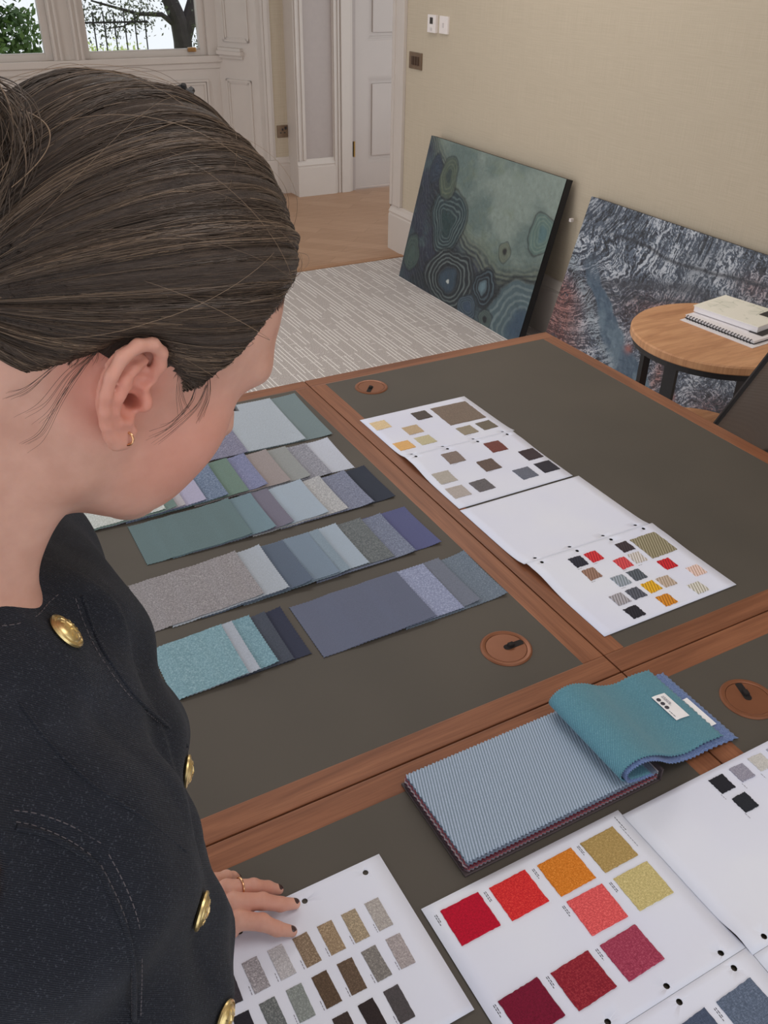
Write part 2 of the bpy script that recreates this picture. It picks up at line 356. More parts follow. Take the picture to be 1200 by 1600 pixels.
# ---------------------------------------------------------------- garden outside the windows
def leafmass(name, pts, n, size, cols, spread, label, cat, mat=None, seed=1, parent=None):
    r_ = np.random.default_rng(seed); P = np.array(pts)[r_.integers(0, len(pts), n)] + r_.normal(0, 1, (n, 3)) * spread
    a = r_.normal(0, 1, (n, 3)); a /= np.linalg.norm(a, axis=1)[:, None]; c_ = np.cross(a, r_.normal(0, 1, (n, 3))); c_ /= np.linalg.norm(c_, axis=1)[:, None]
    s_ = size * r_.uniform(.6, 1.3, (n, 1)); V = np.stack([P - a * s_, P + c_ * s_ * .45, P + a * s_, P - c_ * s_ * .45], 1).reshape(-1, 3)
    me = npmesh(name, V, np.arange(4 * n).reshape(-1, 4), False)
    return me
def leafmat(name, a, b_):
    m, t, bs = newmat(name); t.links.new(ramp(t, noise(t, coords(t), 2.5, 3), [(.35, sc(*a)), (.65, sc(*b_))]), bs.inputs['Base Color']); bs.inputs['Roughness'].default_value = .6; return m
gm = leafmat('lawn', (150, 170, 100), (190, 205, 130))
structure(B().box(-14, 20, 7.2, 14, -.6, -.5).done('ground_garden', gm))
tree = empty('garden_tree', (3.13, 10.2, -.5), 0, 'dark garden tree with a forked trunk seen through the right-hand window', 'tree')
M_bark = plain('bark', (62, 56, 58), .9, var=.3, ns=8, bs=.5)
b = B().tube([(0, 0, 0), (.0, 0, .8), (.0, 0, 1.30), (-.02, 0, 1.48), (-.12, 0, 1.75), (-.3, 0, 2.6)], [.14, .11, .095, .09, .075, .05], 12).tube([(.0, 0, 1.25), (.09, 0, 1.5), (.20, 0, 1.75), (.30, 0, 2.6)], [.07, .075, .07, .04], 10)
b.tube([(-.02, 0, 1.42), (-.2, -.02, 1.55), (-.45, -.02, 1.56), (-.9, -.02, 1.68)], [.035, .025, .018, .008], 7).tube([(-.1, 0, 1.7), (-.5, 0, 1.8), (-1.0, 0, 1.75)], [.035, .02, .01], 7).tube([(-.4, 0, 1.56), (-.6, 0, 1.45), (-.8, 0, 1.43)], [.012, .008, .004], 6)
b.done('trunk', M_bark, tree)
cl = [(-.35, 0, 1.62), (-.6, 0, 1.60), (-.85, .05, 1.55), (-.5, 0, 1.8), (-.9, 0, 1.8), (-.3, 0, 2.2), (-1.0, 0, 2.2), (.3, 0, 2.3), (.22, 0, 1.40), (.24, 0, 1.25), (.30, 0, 1.6), (-1.1, 0, 1.45), (-.45, 0, 1.48), (-.75, 0, 1.42), (0, 0, 2.5), (-1.1, 0, 1.62)]
me = leafmass('foliage', cl, 2600, .020, None, (.10, .2, .07), None, None, seed=3); link('foliage', me, leafmat('tree_leaf', (66, 72, 60), (92, 98, 78)), tree)
rail = empty('garden_railing', (2.28, 9.6, -.5), 0, 'thin dark vertical bar railing in the garden outside the right-hand window', 'railing')
for zr in (1.52, .2): B().box(-.32, .34, -.008, .008, zr, zr + .016).done('rail', M_black, rail)
for i in range(7): B().tube([(-.28 + i * .098, 0, 0), (-.28 + i * .098, 0, 1.62)], .0065, 5).done('bar', M_black, rail)
me = leafmass('shrub', [(x, 0, z) for x in np.linspace(-.30, .36, 7) for z in (.5, .8, 1.02 )], 4200, .022, None, (.08, .12, .08), None, None, seed=5)
o = link('pale_shrub', me, leafmat('shrub_leaf', (176, 190, 110), (215, 224, 160))); o.location = (2.55, 11.4, -.5); tag(o, 'pale yellow-green shrub behind the garden railing', 'shrub')  # leaf colours range over pale yellow-green by noise
me = leafmass('hedge', [(x, 0, z) for x in np.linspace(-1.8, .42, 14) for z in np.linspace(.2, 1.60, 9)], 22000, .035, None, (.08, .14, .055), None, None, seed=6)
o = link('green_hedge', me, leafmat('hedge_leaf', (58, 84, 44), (104, 134, 74))); o.location = (.95, 9.0, -.5); tag(o, 'dense green hedge filling the left-hand window', 'hedge')

# ---------------------------------------------------------------- paintings leaning on the wall
def vn(u, v, fu, fv, seed, octv=4, gain=.5):
    out = 0; amp = 1; tot = 0
    for o_ in range(octv):
        r_ = np.random.default_rng(seed + o_ * 17); g = r_.random((int(fv) + 4, int(fu) + 4)); x = u * fu + .5; y = v * fv + .5
        x = np.clip(x, 0, int(fu) + 2.001); y = np.clip(y, 0, int(fv) + 2.001); i = x.astype(int); j = y.astype(int); a = x - i; b_ = y - j; a = a * a * (3 - 2 * a); b_ = b_ * b_ * (3 - 2 * b_)
        out = out + amp * ((g[j, i] * (1 - a) + g[j, i + 1] * a) * (1 - b_) + (g[j + 1, i] * (1 - a) + g[j + 1, i + 1] * a) * b_); tot += amp; amp *= gain; fu *= 2; fv *= 2
    return out / tot
def sm(a, b_, x): t_ = np.clip((x - a) / (b_ - a), 0, 1); return t_ * t_ * (3 - 2 * t_)
def L3(c): return np.array([lin(x) for x in c]) * 1.25
def mix3(A, Bc, f): return A * (1 - f[..., None]) + Bc * f[..., None]
def paint1(u, v):
    U = u * 1.2; V = v * .8
    U = U + (vn(u, v, 6, 4, 11) - .5) * .09; V = V + (vn(u, v, 6, 4, 31) - .5) * .09
    n1 = vn(u, v, 5, 4, 5, 5); n2 = vn(u, v, 9, 9, 8, 4)
    light = mix3(mix3(np.broadcast_to(L3((96, 112, 108)), u.shape + (3,)), L3((128, 140, 132)), sm(.35, .65, n1)), L3((112, 124, 106)), sm(.5, .75, n2) * .6)
    dark = mix3(mix3(np.broadcast_to(L3((34, 42, 50)), u.shape + (3,)), L3((62, 78, 84)), sm(.4, .7, n1)), L3((44, 50, 66)), sm(.4, .7, n2))
    # border between the pale field and the dark region
    bu = np.array([0, .10, .22, .30, .36, .42, .50, .62, .74, .84, .93, 1.0]); bv = np.array([-.1, .05, .16, .30, .42, .50, .56, .60, .64, .60, .55, .52])
    edge = np.interp(u + (vn(u, v, 4, 4, 77) - .5) * .08, bu, bv) + (vn(u, v, 10, 6, 50) - .5) * .05; d = (v - edge)
    field = sm(-.04, .04, d); c = mix3(light, dark, field)
    # flowing contour lines alongside the border
    band = np.exp(-(np.abs(d - .03) / .07) ** 2); ln = .5 + .5 * np.sin(d * 190 + n2 * 14)
    c = mix3(c, L3((52, 62, 58)), band * .55); c = mix3(c, L3((126, 134, 118)), band * ln * .55)
    ln2 = sm(.72, .98, .5 + .5 * np.sin((d + n1 * .25) * 150)); c = mix3(c, L3((112, 128, 128)), ln2 * .15 * field); c = mix3(c, L3((84, 98, 92)), ln2 * .25 * (1 - field) * sm(-.4, -.1, d))
    rings = [(.29, .49, .15, .175, (40, 56, 62), (112, 130, 128), (38, 60, 62)), (.42, .83, .20, .175, (32, 40, 46), (118, 130, 128), (52, 70, 84)), (.68, .77, .085, .10, (26, 34, 42), (90, 110, 118), (98, 120, 128)), (.95, .335, .085, .115, (88, 110, 104), (126, 142, 130), (80, 108, 110)),
             (.752, .535, .04, .055, (96, 104, 92), (110, 116, 100), (32, 34, 34)), (.225, .24, .075, .12, (72, 84, 74), (104, 112, 92), (52, 66, 64)), (.99, .92, .26, .24, (74, 92, 98), (120, 134, 134), (54, 74, 92)), (.765, .94, .045, .065, (66, 80, 80), (96, 108, 100), (24, 30, 34)),
             (.62, .97, .07, .07, (48, 62, 74), (92, 108, 118), (58, 74, 92)), (.10, .22, .05, .07, (40, 50, 64), (62, 76, 88), (44, 58, 74)), (.06, .80, .06, .12, (60, 76, 74), (82, 98, 92), (70, 88, 84))]
    for k, (cu, cv, ru, rv, dk, lt, core) in enumerate(rings):
        r_ = np.hypot((U - cu * 1.2) / (ru * 1.2 * 1.0), (V - cv * .8) / (rv * .8 * 1.15)) + np.minimum(1, np.hypot(U - cu * 1.2, V - cv * .8) * 14) * .05 * np.sin(3 * np.arctan2(V - cv * .8, U - cu * 1.2) + k * 1.7) + np.minimum(1, np.hypot(U - cu * 1.2, V - cv * .8) * 14) * .03 * np.sin(5 * np.arctan2(V - cv * .8, U - cu * 1.2) + k * 2.9) + (vn(u, v, 14, 10, 90 + k, 3) - .5) * .10
        ins = 1 - sm(.92, 1.02, r_); cc = mix3(np.broadcast_to(L3(dk), u.shape + (3,)), L3(lt), sm(.45, .95, .5 + .5 * np.sin(r_ * (44 if ru > .1 else 30) + n2 * 5)) * sm(.2, .4, r_) * (.25 + .6 * vn(u, v, 9, 9, 300 + k, 3)))
        cc = mix3(cc, L3(core), 1 - sm(.22, .5, r_)); c = mix3(c, cc, ins); c = mix3(c, L3((24, 30, 34)), np.exp(-((r_ - 1.02) / .05) ** 2) * .7)
        if k == 1: c = mix3(c, L3((190, 196, 190)), 1 - sm(.03, .07, r_)); c = mix3(c, L3((22, 26, 34)), np.exp(-((r_ - .42) / .05) ** 2) * .8)
    return np.clip(c * (.66 + .2 * vn(u, v, 60, 40, 3, 3))[..., None], 0, .9)
def paint2(u, v):
    n1 = vn(u, v, 6, 5, 101, 5); n2 = vn(u, v, 14, 10, 120, 4); warpx = (vn(u, v, 5, 4, 130) - .5) * .14; warpy = (vn(u, v, 5, 4, 140) - .5) * .14
    # fine dashes fanning out: streak noise sampled along a turned direction
    ang = 2.1 - 1.1 * u + (n1 - .5) * 1.1 + .8 * sm(.45, .8, v); cu, su = np.cos(ang), np.sin(ang); a = (u * 1.2 * cu + v * .8 * su + 1.0) / 3; b_ = (-u * 1.2 * su + v * .8 * cu + 1.5) / 3
    st = vn(a, b_, 90, 420, 150, 3, .8); gr = vn(u, v, 200, 135, 170, 3, .8); f = .5 + (st * .68 + gr * .32 - .5) * 1.12
    c = mix3(np.broadcast_to(L3((54, 58, 70)), u.shape + (3,)), L3((94, 104, 120)), sm(.38, .52, f)); c = mix3(c, L3((192, 196, 204)), sm(.54, .64, f + (n2 - .5) * .35))
    c = mix3(c, L3((70, 78, 90)), sm(.50, .62, n1) * .4); c = mix3(c, L3((38, 38, 44)), sm(.55, .40, n2) * sm(.5, .44, f) * .8)
    def red(m, s=.9): return mix3(c, mix3(np.broadcast_to(L3((76, 44, 42)), u.shape + (3,)), L3((170, 112, 102)), sm(.5, .65, f)), m * s * sm(.24, .42, f * .5 + n2 * .5))
    uw, vw = u + warpx, v + warpy
    c = red((1 - sm(.16, .36, uw + (1 - v) * .30)) * sm(.38, .58, v)); c = red(np.exp(-((uw - .58) / .22) ** 2 - ((vw - .50) / .12) ** 2)); c = red(np.exp(-((uw - .93) / .12) ** 2 - ((vw - .80) / .07) ** 2))
    c = red(np.exp(-((uw - .86) / .12) ** 2 - ((vw - .16) / .07) ** 2), .5); c = red(np.exp(-((uw - .62) / .05) ** 2 - ((vw - .78) / .10) ** 2))
    # dark and pale bands sweeping across
    for k, (p0, p1, p2, wd, colr, s_) in enumerate((((.16, .16), (.55, .17), (1, .12), .012, (40, 40, 48), .8), ((.2, .44), (.6, .28), (1, .32), .035, (62, 62, 70), .75), ((.2, .50), (.6, .36), (1, .40), .012, (34, 36, 44), .7))):
        bv = np.interp(u, [p0[0], p1[0], p2[0]], [p0[1], p1[1], p2[1]]); c = mix3(c, L3(colr), np.exp(-((v - bv + warpy * .5) / wd) ** 2) * s_ * sm(.1, .25, u))
    # smooth blue river running down from the left
    rv = np.array([.2, .4, .55, .7, .85, 1.0]); ru = np.array([.10, .16, .25, .36, .50, .60]); cx = np.interp(v, rv, ru); wd = np.interp(v, rv, [.02, .03, .045, .07, .12, .14])
    c = mix3(c, mix3(np.broadcast_to(L3((74, 92, 110)), u.shape + (3,)), L3((98, 116, 130)), sm(.4, .6, n2)), (1 - sm(.8, 1.25, np.abs(uw - cx) / wd)) * sm(.25, .5, v))
    cx2 = cx - .10; c = mix3(c, L3((150, 160, 168)), np.exp(-((uw - cx2) / .035) ** 2) * sm(.2, .4, v) * sm(.42, .55, f) * .8)
    for cu_, cv_ in ((.70, .83), (.74, .90), (.44, .70)): c = mix3(c, L3((160, 100, 92)), np.exp(-((u - cu_) / .018) ** 2 - ((v - cv_) / .025) ** 2) * .9)
    return np.clip(c * .74, 0, .9)
def canvas(name, y0, W, H, xb, xt, zt, th, fn, res, label, relief):
    L_ = math.hypot(zt, xt - xb); r = empty(name, (xb, y0, 0), 0, label, 'painting')
    tx, tz = (xt - xb) / L_, zt / L_; nx, nz = -tz, tx      # up direction in the canvas, outward normal (towards the room)
    nu, nv = res; u, v = np.meshgrid(np.linspace(0, 1, nu), np.linspace(0, 1, nv)); col3 = fn(u, v)
    h = (1 - v) * H; rel = relief * (vn(u, v, 60, 40, 9, 3) - .5) * np.minimum(1, np.minimum(np.minimum(u, 1 - u), np.minimum(v, 1 - v)) * 60); d = .0042 + rel
    V = np.stack([h * tx + nx * d, -u * W, h * tz + nz * d], -1).reshape(-1, 3)
    i = np.arange(nv * nu).reshape(nv, nu); F = np.stack([i[:-1, :-1], i[1:, :-1], i[1:, 1:], i[:-1, 1:]], -1).reshape(-1, 4)
    me = npmesh('painted_face', V, F); a = me.color_attributes.new('paint', 'FLOAT_COLOR', 'POINT'); a.data.foreach_set('color', np.concatenate([col3.reshape(-1, 3), np.ones((nu * nv, 1))], 1).astype(np.float32).ravel())
    m, t, bs = newmat(name + '_paint'); at = N(t, 'Attribute', attribute_name='paint'); nn = noise(t, coords(t), 120, 3)
    t.links.new(mixc(t, .18, at.outputs['Color'], mixc(t, nn, at.outputs['Color'], (.0, .0, .0, 1))), bs.inputs['Base Color']); bs.inputs['Roughness'].default_value = .45; bump(t, bs, nn, .3, .002)
    link('painted_face', me, m, r)
    vs = [(h_ * tx - nx * d_ * -1 * 0 + (-nx) * d_, yy, h_ * tz + (-nz) * d_) for h_ in (0, H) for yy in (0, -W) for d_ in (0, th)]
    bf = mesh('canvas_edge', vs, [(0, 2, 3, 1), (4, 5, 7, 6), (0, 1, 5, 4), (2, 6, 7, 3), (1, 3, 7, 5), (0, 4, 6, 2)]); link('canvas_edge', bf, plain('black_canvas_edge', (26, 25, 27), .6), r)
    return r
canvas('abstract_canvas', 4.535, 1.215, .805, 2.60, 2.79, .782, .036, paint1, (420, 300), 'large canvas with teal and navy agate rings leaning against the beige wall', .003)
canvas('textured_canvas', 3.157, 1.2, .765, 2.61, 2.81, .733, .034, paint2, (680, 440), 'large canvas of rough grey, blue and red texture leaning behind the round table', .005)

# ---------------------------------------------------------------- round tables, papers, chair
def round_table(x, y, r, z, name, label, top_th, legs_rot, group=None):
    t_ = empty(name, (x, y, 0), 0, label, 'table')
    b = B().lathe([(0, z - top_th), (r - .004, z - top_th), (r, z - top_th + .004), (r, z - .005), (r - .004, z), (0, z)], 96)
    o = b.done('table_top', M_oak, t_, smooth=True)
    B().lathe([(r - .03, z - top_th - .022), (r - .012, z - top_th - .022), (r - .012, z - top_th), (r - .03, z - top_th)], 72).done('rim_frame', M_black, t_)
    for k in range(4):
        a = legs_rot + k * math.pi / 2; M = Matrix.Rotation(a, 4, 'Z') @ Matrix.Translation((r - .030, 0, 0)); B().box(-.008, .008, -.022, .022, 0, z - top_th - .02, M=M).done('leg', M_black, t_)
    B().lathe([(0, .178), (r - .046, .178), (r - .042, .182), (r - .042, .196), (r - .046, .2), (0, .2)], 72).done('lower_shelf', M_oak, t_, smooth=True)
    return t_
round_table(2.356, 1.917, .294, .600, 'side_table', 'round oak side table on black flat legs carrying white papers', .030, math.radians(192))
pap = plain('paper_white', (216, 212, 214), .6, var=.015, ns=8); black_gloss = plain('black_card', (30, 28, 28), .4)
def slab(name, cx, cy, hx, hy, z0, z1, rz, mat, label=None, cat=None, group=None, bev=.001):
    o = B().box(-hx, hx, -hy, hy, 0, z1 - z0, bev=bev).done(name, mat); o.location = (cx, cy, z0); o.rotation_euler.z = rz; tag(o, label, cat, group); return o
slab('paper_sheet', 2.435, 1.925, .105, .150, .600, .6025, math.radians(5), pap, 'loose white paper lying lowest under the stack on the round table', 'paper')
nb = empty('spiral_notebook', (2.455, 1.935, .6025), math.radians(5), 'black and white spiral notebook under the thick white booklet', 'notebook')
B().box(-.10, .10, -.143, .143, 0, .003).done('back_cover', black_gloss, nb); B().box(-.098, .099, -.141, .141, .003, .011).done('pages', pap, nb); B().box(-.10, .10, -.143, .143, .011, .0125).done('front_cover', pap, nb)
for i in range(22): B().tube([(-.101 + .006 * math.cos(a), -.13 + i * .0124, .007 + .007 * math.sin(a)) for a in np.linspace(.4, 5.9, 8)], .0016, 5).done('spiral_ring', M_black, nb)
bk = empty('booklet', (2.490, 1.965, .6176), math.radians(9), 'thick white booklet with pale floral cover on top of the papers', 'book')
B().box(-.085, .10, -.125, .125, 0, .020, bev=.001).done('pages', pap, bk)
mcov, t, bs = newmat('floral_cover'); vv = N(t, 'TexVoronoi', Scale=22.0, feature='DISTANCE_TO_EDGE'); t.links.new(coords(t), vv.inputs['Vector'])
t.links.new(mixc(t, ramp(t, noise(t, coords(t), 14, 2), [(.52, (0, 0, 0, 1)), (.6, (1, 1, 1, 1))]), sc(222, 219, 208), mixc(t, ramp(t, vv.outputs['Distance'], [(.0, (1, 1, 1, 1)), (.05, (0, 0, 0, 1))]), sc(214, 212, 200), sc(170, 172, 158))), bs.inputs['Base Color'])
B().box(-.088, .102, -.128, .128, .020, .0222).done('cover', mcov, bk)
B().box(-.092, -.02, -.150, -.10, -.002, .0005).box(.02, .09, -.150, -.06, .0222, .023).done('black_tab', black_gloss, bk)

# mesh office chair behind the far desk edge
mnet, t, bs = newmat('taupe_chair_mesh'); wv = N(t, 'TexWave', Scale=110.0, Distortion=.3); wv.bands_direction = 'Z'; t.links.new(coords(t), wv.inputs['Vector'])
t.links.new(ramp(t, wv.outputs['Fac'], [(.2, sc(84, 73, 66)), (.8, sc(126, 111, 100))]), bs.inputs['Base Color']); bs.inputs['Alpha'].default_value = .82; bs.inputs['Roughness'].default_value = .7
ch = empty('office_chair', (1.76, 1.44, 0), math.radians(-4), 'taupe mesh-backed office chair at the right edge behind the desk', 'chair')
def back_pt(s, zz, hw=.23): # s across 0..1, zz height; reclined towards the viewer
    return Vector((s * 2 * hw, -(zz - .50) * .46 - .05 * math.sin(math.pi * s) , zz))
nu_, nv_ = 18, 22; vs = [back_pt(i / nu_, .50 + .56 * j / nv_) for j in range(nv_ + 1) for i in range(nu_ + 1)]
fs = [(j * (nu_ + 1) + i, j * (nu_ + 1) + i + 1, (j + 1) * (nu_ + 1) + i + 1, (j + 1) * (nu_ + 1) + i) for j in range(nv_) for i in range(nu_)]
o = link('mesh_back', mesh('mesh_back', vs, fs), mnet, ch, smooth=True); md = o.modifiers.new('s', 'SOLIDIFY'); md.thickness = .004
b = B(); loop = [back_pt(0, .50 + .56 * k / 10) for k in range(11)] + [back_pt(k / 10, 1.06) for k in range(1, 11)] + [back_pt(1, 1.06 - .56 * k / 10) for k in range(1, 11)] + [back_pt(1 - k / 10, .50) for k in range(1, 11)]
b.tube(loop, .007, 8).done('back_frame', M_black, ch, smooth=True)
vs = [back_pt(.28 + .5 * i / 6, .62 + .16 * j / 6) + Vector((0, .035, 0)) for j in range(7) for i in range(7)]
o = link('lumbar_pad', mesh('lumbar_pad', vs, [(j * 7 + i, j * 7 + i + 1, (j + 1) * 7 + i + 1, (j + 1) * 7 + i) for j in range(6) for i in range(6)]), plain('dark_pad', (70, 60, 54), .8), ch, smooth=True); o.modifiers.new('s', 'SOLIDIFY').thickness = .02
B().box(.03, .40, .00, .25, .36, .41, bev=.02).done('seat', plain('dark_seat_fabric', (60, 52, 48), .9), ch, smooth=True)
B().tube([(.23, .14, .36), (.23, .14, .12)], .025, 12).box(.19, .27, -.02, .2, .33, .37).tube([(.23, .0, .35), (.23, -.03, .52), (.23, -.06, .66)], .015, 8).done('column', M_black, ch)
for k in range(5):
    a = 2 * math.pi * k / 5 + .3; e = (.23 + .22 * math.cos(a), .14 + .22 * math.sin(a)); B().tube([(.23, .14, .13), (e[0], e[1], .075)], [.022, .014], 8).done('leg', M_black, ch)
    B().lathe([(0, -.012), (.022, -.012), (.025, 0), (.022, .012), (0, .012)], 16, M=Matrix.Translation((e[0], e[1], .028)) @ Matrix.Rotation(math.pi / 2, 4, 'X') @ Matrix.Rotation(0, 4, 'Z')).done('caster', M_black, ch)

# ---------------------------------------------------------------- the four leather-topped desks
XJ, YJ, ZT = .8155, .6965, .740
M_cop = plain('copper_brown_cap', (122, 76, 52), .38, .35, .05); M_slot = plain('slot_brush', (26, 20, 19), .9)
def desk(x0, x1, y0, y1, label, grom, dz=0.0, far=True):
    r = empty('desk', (x0, y0, 0), 0, label, 'desk', None); W, D = x1 - x0, y1 - y0; zt = ZT + dz; bw = .042; g = .0012
    b = B(); o1 = random.random() * 5
    b.box(g, W - g, g, bw, zt - .030, zt, grain=0, off=o1, bev=.0022); b.box(g, W - g, D - bw, D - g, zt - .030, zt, grain=0, off=o1 + 2, bev=.0022)
    b.box(g, bw, bw, D - bw, zt - .030, zt, grain=1, off=o1 + 3, bev=.0018); b.box(W - bw, W - g, bw, D - bw, zt - .030, zt, grain=1, off=o1 + 4, bev=.0018)
    b.box(bw, W - bw, bw, D - bw, zt - .030, zt - .004, grain=0); b.done('desk_top', M_walnut, r)
    # leather inlay with round holes at the grommets
    b = B(); b.box(bw - .0006, W - bw + .0006, bw - .0006, D - bw + .0006, zt - .004, zt - .0004); b.done('leather_inlay', M_leather, r)
    for gx, gy, ang in grom:
        gr = empty('cable_grommet'); gr.parent = r; gr.location = (gx - x0, gy - y0, zt)
        B().lathe([(.0335, -.001), (.0335, .0012), (.036, .0024), (.0395, .0024), (.0418, .0004), (.0418, -.001)], 64).done('ring', M_cop, gr, smooth=True)
        B().lathe([(0, .0012), (.0325, .0012), (.0332, .0004), (.0332, -.001)], 64).done('cap', M_cop, gr, smooth=True)
        Mr = Matrix.Rotation(ang, 4, 'Z'); b = B(); b.prism([(.002 + .006 * math.cos(t_) * 1 - .000, .006 * math.sin(t_)) for t_ in np.linspace(math.pi / 2, 3 * math.pi / 2, 9)] + [(.031, -.0055), (.0325, 0), (.031, .0055)], .0012, .0017, M=Mr); b.done('slot', M_slot, gr)
        B().box(.004, .014, -.004, .004, .0015, .007, bev=.002, M=Mr).done('brush', M_slot, gr)
    for lx in (.03, W - .03):
        for ly in (.03, D - .03):
            B().box(lx - .022, lx + .022, ly - .022, ly + .022, 0, zt - .03, grain=2).done('leg', M_walnut, r)
    B().box(.05, W - .05, .05, .07, zt - .11, zt - .03, grain=0).box(.05, W - .05, D - .07, D - .05, zt - .11, zt - .03, grain=0).done('apron', M_walnut, r)
    return r
def A2(x0, y0, x1, y1): return math.atan2(y1 - y0, x1 - x0)
desk(.042, XJ, YJ, 1.902, 'olive leather desk covered with rows of blue and grey fabric swatches', [(.687, .824, A2(.692, .827, .73, .827))])
desk(XJ, 1.589, YJ, 1.902, 'olive leather desk carrying two folded sample cards, the far right one', [(.953, 1.791, A2(.957, 1.793, .936, 1.769))], .0)
desk(.042, XJ, -.51, YJ, 'olive leather desk under the thick swatch book and the hand', [])
desk(XJ, 1.589, -.51, YJ, 'olive leather desk at the near right corner with a cable grommet', [(.945, .563, A2(.952, .566, .964, .60))])

# ---------------------------------------------------------------- loose fabric swatches in overlapping rows
def swatch_mesh(W, D, zprof, curl, seed, th=.0008, zig=.0013):
    r_ = np.random.default_rng(seed); pitch = .0032; nx = int(W / pitch) // 2 * 2; ny = int(D / pitch) // 2 * 2
    X, Y = np.meshgrid(np.linspace(0, W, nx + 1), np.linspace(-D / 2, D / 2, ny + 1)); ii, jj = np.meshgrid(np.arange(nx + 1), np.arange(ny + 1))
    Z = zprof(X) + curl(X / W, Y / D + .5); zx = np.where(jj % 2 == 0, zig, -zig * .2); zy = np.where(ii % 2 == 0, zig, -zig * .2)
    X2 = X.copy(); Y2 = Y.copy(); X2[:, 0] -= zx[:, 0]; X2[:, -1] += zx[:, -1]; Y2[0] -= zy[0]; Y2[-1] += zy[-1]
    bow = .0012 * np.sin(np.linspace(0, math.pi, nx + 1)) * r_.uniform(-1, 1); Y2 += bow
    top = np.stack([X2, Y2, Z + th], -1).reshape(-1, 3); bot = np.stack([X2, Y2, Z], -1).reshape(-1, 3); n = len(top); i = np.arange(n).reshape(ny + 1, nx + 1)
    F = np.stack([i[:-1, :-1], i[:-1, 1:], i[1:, 1:], i[1:, :-1]], -1).reshape(-1, 4)
    ring = np.concatenate([i[0, :-1], i[:-1, -1], i[-1, :0:-1], i[:0:-1, 0]]); nxt = np.roll(ring, -1); side = np.stack([ring, ring + n, nxt + n, nxt][::1], -1)[:, ::-1]
    me = npmesh('fabric', np.concatenate([top, bot]), np.concatenate([F, F[:, ::-1] + n, side]), True)
    try: me.set_sharp_from_angle(angle=math.radians(40))
    except Exception: pass
    return me
rowwords = ['farthest row', 'second row from the far end', 'third row', 'fourth row', 'short right-hand row beside the grommet', 'nearest row by the sleeve']
def row(x_first, rights, W, yc, D, ang, sw, rowname, base=ZT, seed=0, dy=None, longfirst=None):
    """swatches fan to the right, the first (leftmost) one on top"""
    n = len(rights); gx = np.linspace(-.05, 1.2, 2501); H = np.zeros_like(gx); obs = []
    for k in range(n - 1, -1, -1):
        W_ = W[k] if isinstance(W, (list, tuple)) else W; r1 = rights[k] - x_first; l0 = r1 - W_; ins = (gx > l0 - .002) & (gx < r1 + .002)
        Hm = np.where(ins, H, 0); kk = np.arange(-60, 61) * (gx[1] - gx[0]); env = Hm.copy(); step = gx[1] - gx[0]; slope = .10
        for _ in range(2):
            for q in range(1, len(env)): env[q] = max(env[q], env[q - 1] - slope * step)
            env = env[::-1]
        zp = env + .0004; H = np.where(ins, zp + .0013, H)
        f = (lambda gx_, zp_, l_: (lambda X: np.interp(X + l_, gx_, zp_)))(gx.copy(), zp.copy(), l0)
        r_ = np.random.default_rng(seed * 31 + k); ca, cb, cc = r_.uniform(0, .005, 3) * (1 if k else .4); ws = r_.uniform(-.3, .3)
        curl = (lambda a, b_, c_: (lambda u, v: (a * np.clip((u - .8) / .2, 0, 1) ** 2 * v ** 2 + b_ * np.clip((u - .82) / .18, 0, 1) ** 2 * (1 - v) ** 2 + .4 * c_ * np.clip((v - .8) / .2, 0, 1) ** 2 * np.clip((u - .7) / .3, 0, 1))))(ca, cb, cc)
        me = swatch_mesh(W_, D, f, curl, seed * 50 + k); o = link('fabric_swatch', me, sw[k][1]); j = (dy[k] if dy else r_.uniform(-.003, .003))
        ca_, sa_ = math.cos(ang), math.sin(ang); o.location = (x_first + l0 * ca_ - j * sa_, yc + l0 * sa_ + j * ca_, base); o.rotation_euler.z = ang + r_.uniform(-.006, .006)
        tag(o, sw[k][0], 'fabric swatch', 'loose fabric swatches laid out on the desk'); obs.append(o)
    return obs
F_ = fabric
row(.30, [.555, .692, .757], .21, 1.735, .232, math.radians(-2), [
    ('grey-blue ribbed wool swatch peeping out below the cheek, farthest row', F_((112, 112, 128), (160, 160, 172), 500, .4)),
    ('pale blue-grey felt swatch, middle of the farthest row', F_((158, 168, 170), None, 420, .14)),
    ('grey-green swatch ending the farthest row by the wood edge', F_((108, 124, 122), None, 700, .16))], 'far', seed=1, dy=[-.002, 0, 0])
row(.19, [.322, .345, .363, .405, .450, .494, .535, .585, .630, .677, .732], .205, 1.526, .142, math.radians(-1), [
    ('pale cream-green swatch at the left end of the second row', F_((178, 184, 172), (205, 210, 200), 260, .15)),
    ('dark sage green swatch, a narrow strip in the second row', F_((98, 118, 108), None, 500, .18)),
    ('pale warm grey swatch beside the dark sage strip in the second row', F_((166, 163, 162), None, 500, .12)),
    ('pale lilac swatch in the second row', F_((160, 158, 174), None, 500, .14)),
    ('mottled steel blue swatch in the second row', F_((98, 114, 132), (130, 144, 158), 260, .3)),
    ('moss green swatch in the second row between two blue ones', F_((100, 122, 108), None, 500, .15)),
    ('periwinkle blue swatch in the second row, right of the moss green', F_((112, 118, 142), (138, 140, 164), 300, .2)),
    ('warm taupe swatch with a turned-up edge in the second row', F_((142, 134, 128), None, 500, .14)),
    ('green-grey beige swatch beside the taupe in the second row', F_((136, 140, 134), None, 500, .12)),
    ('silvery mottled grey swatch, last but one in the second row', F_((128, 130, 134), (168, 170, 174), 300, .25)),
    ('light silver grey swatch ending the second row', F_((176, 182, 186), None, 420, .10))], 'second', seed=2)
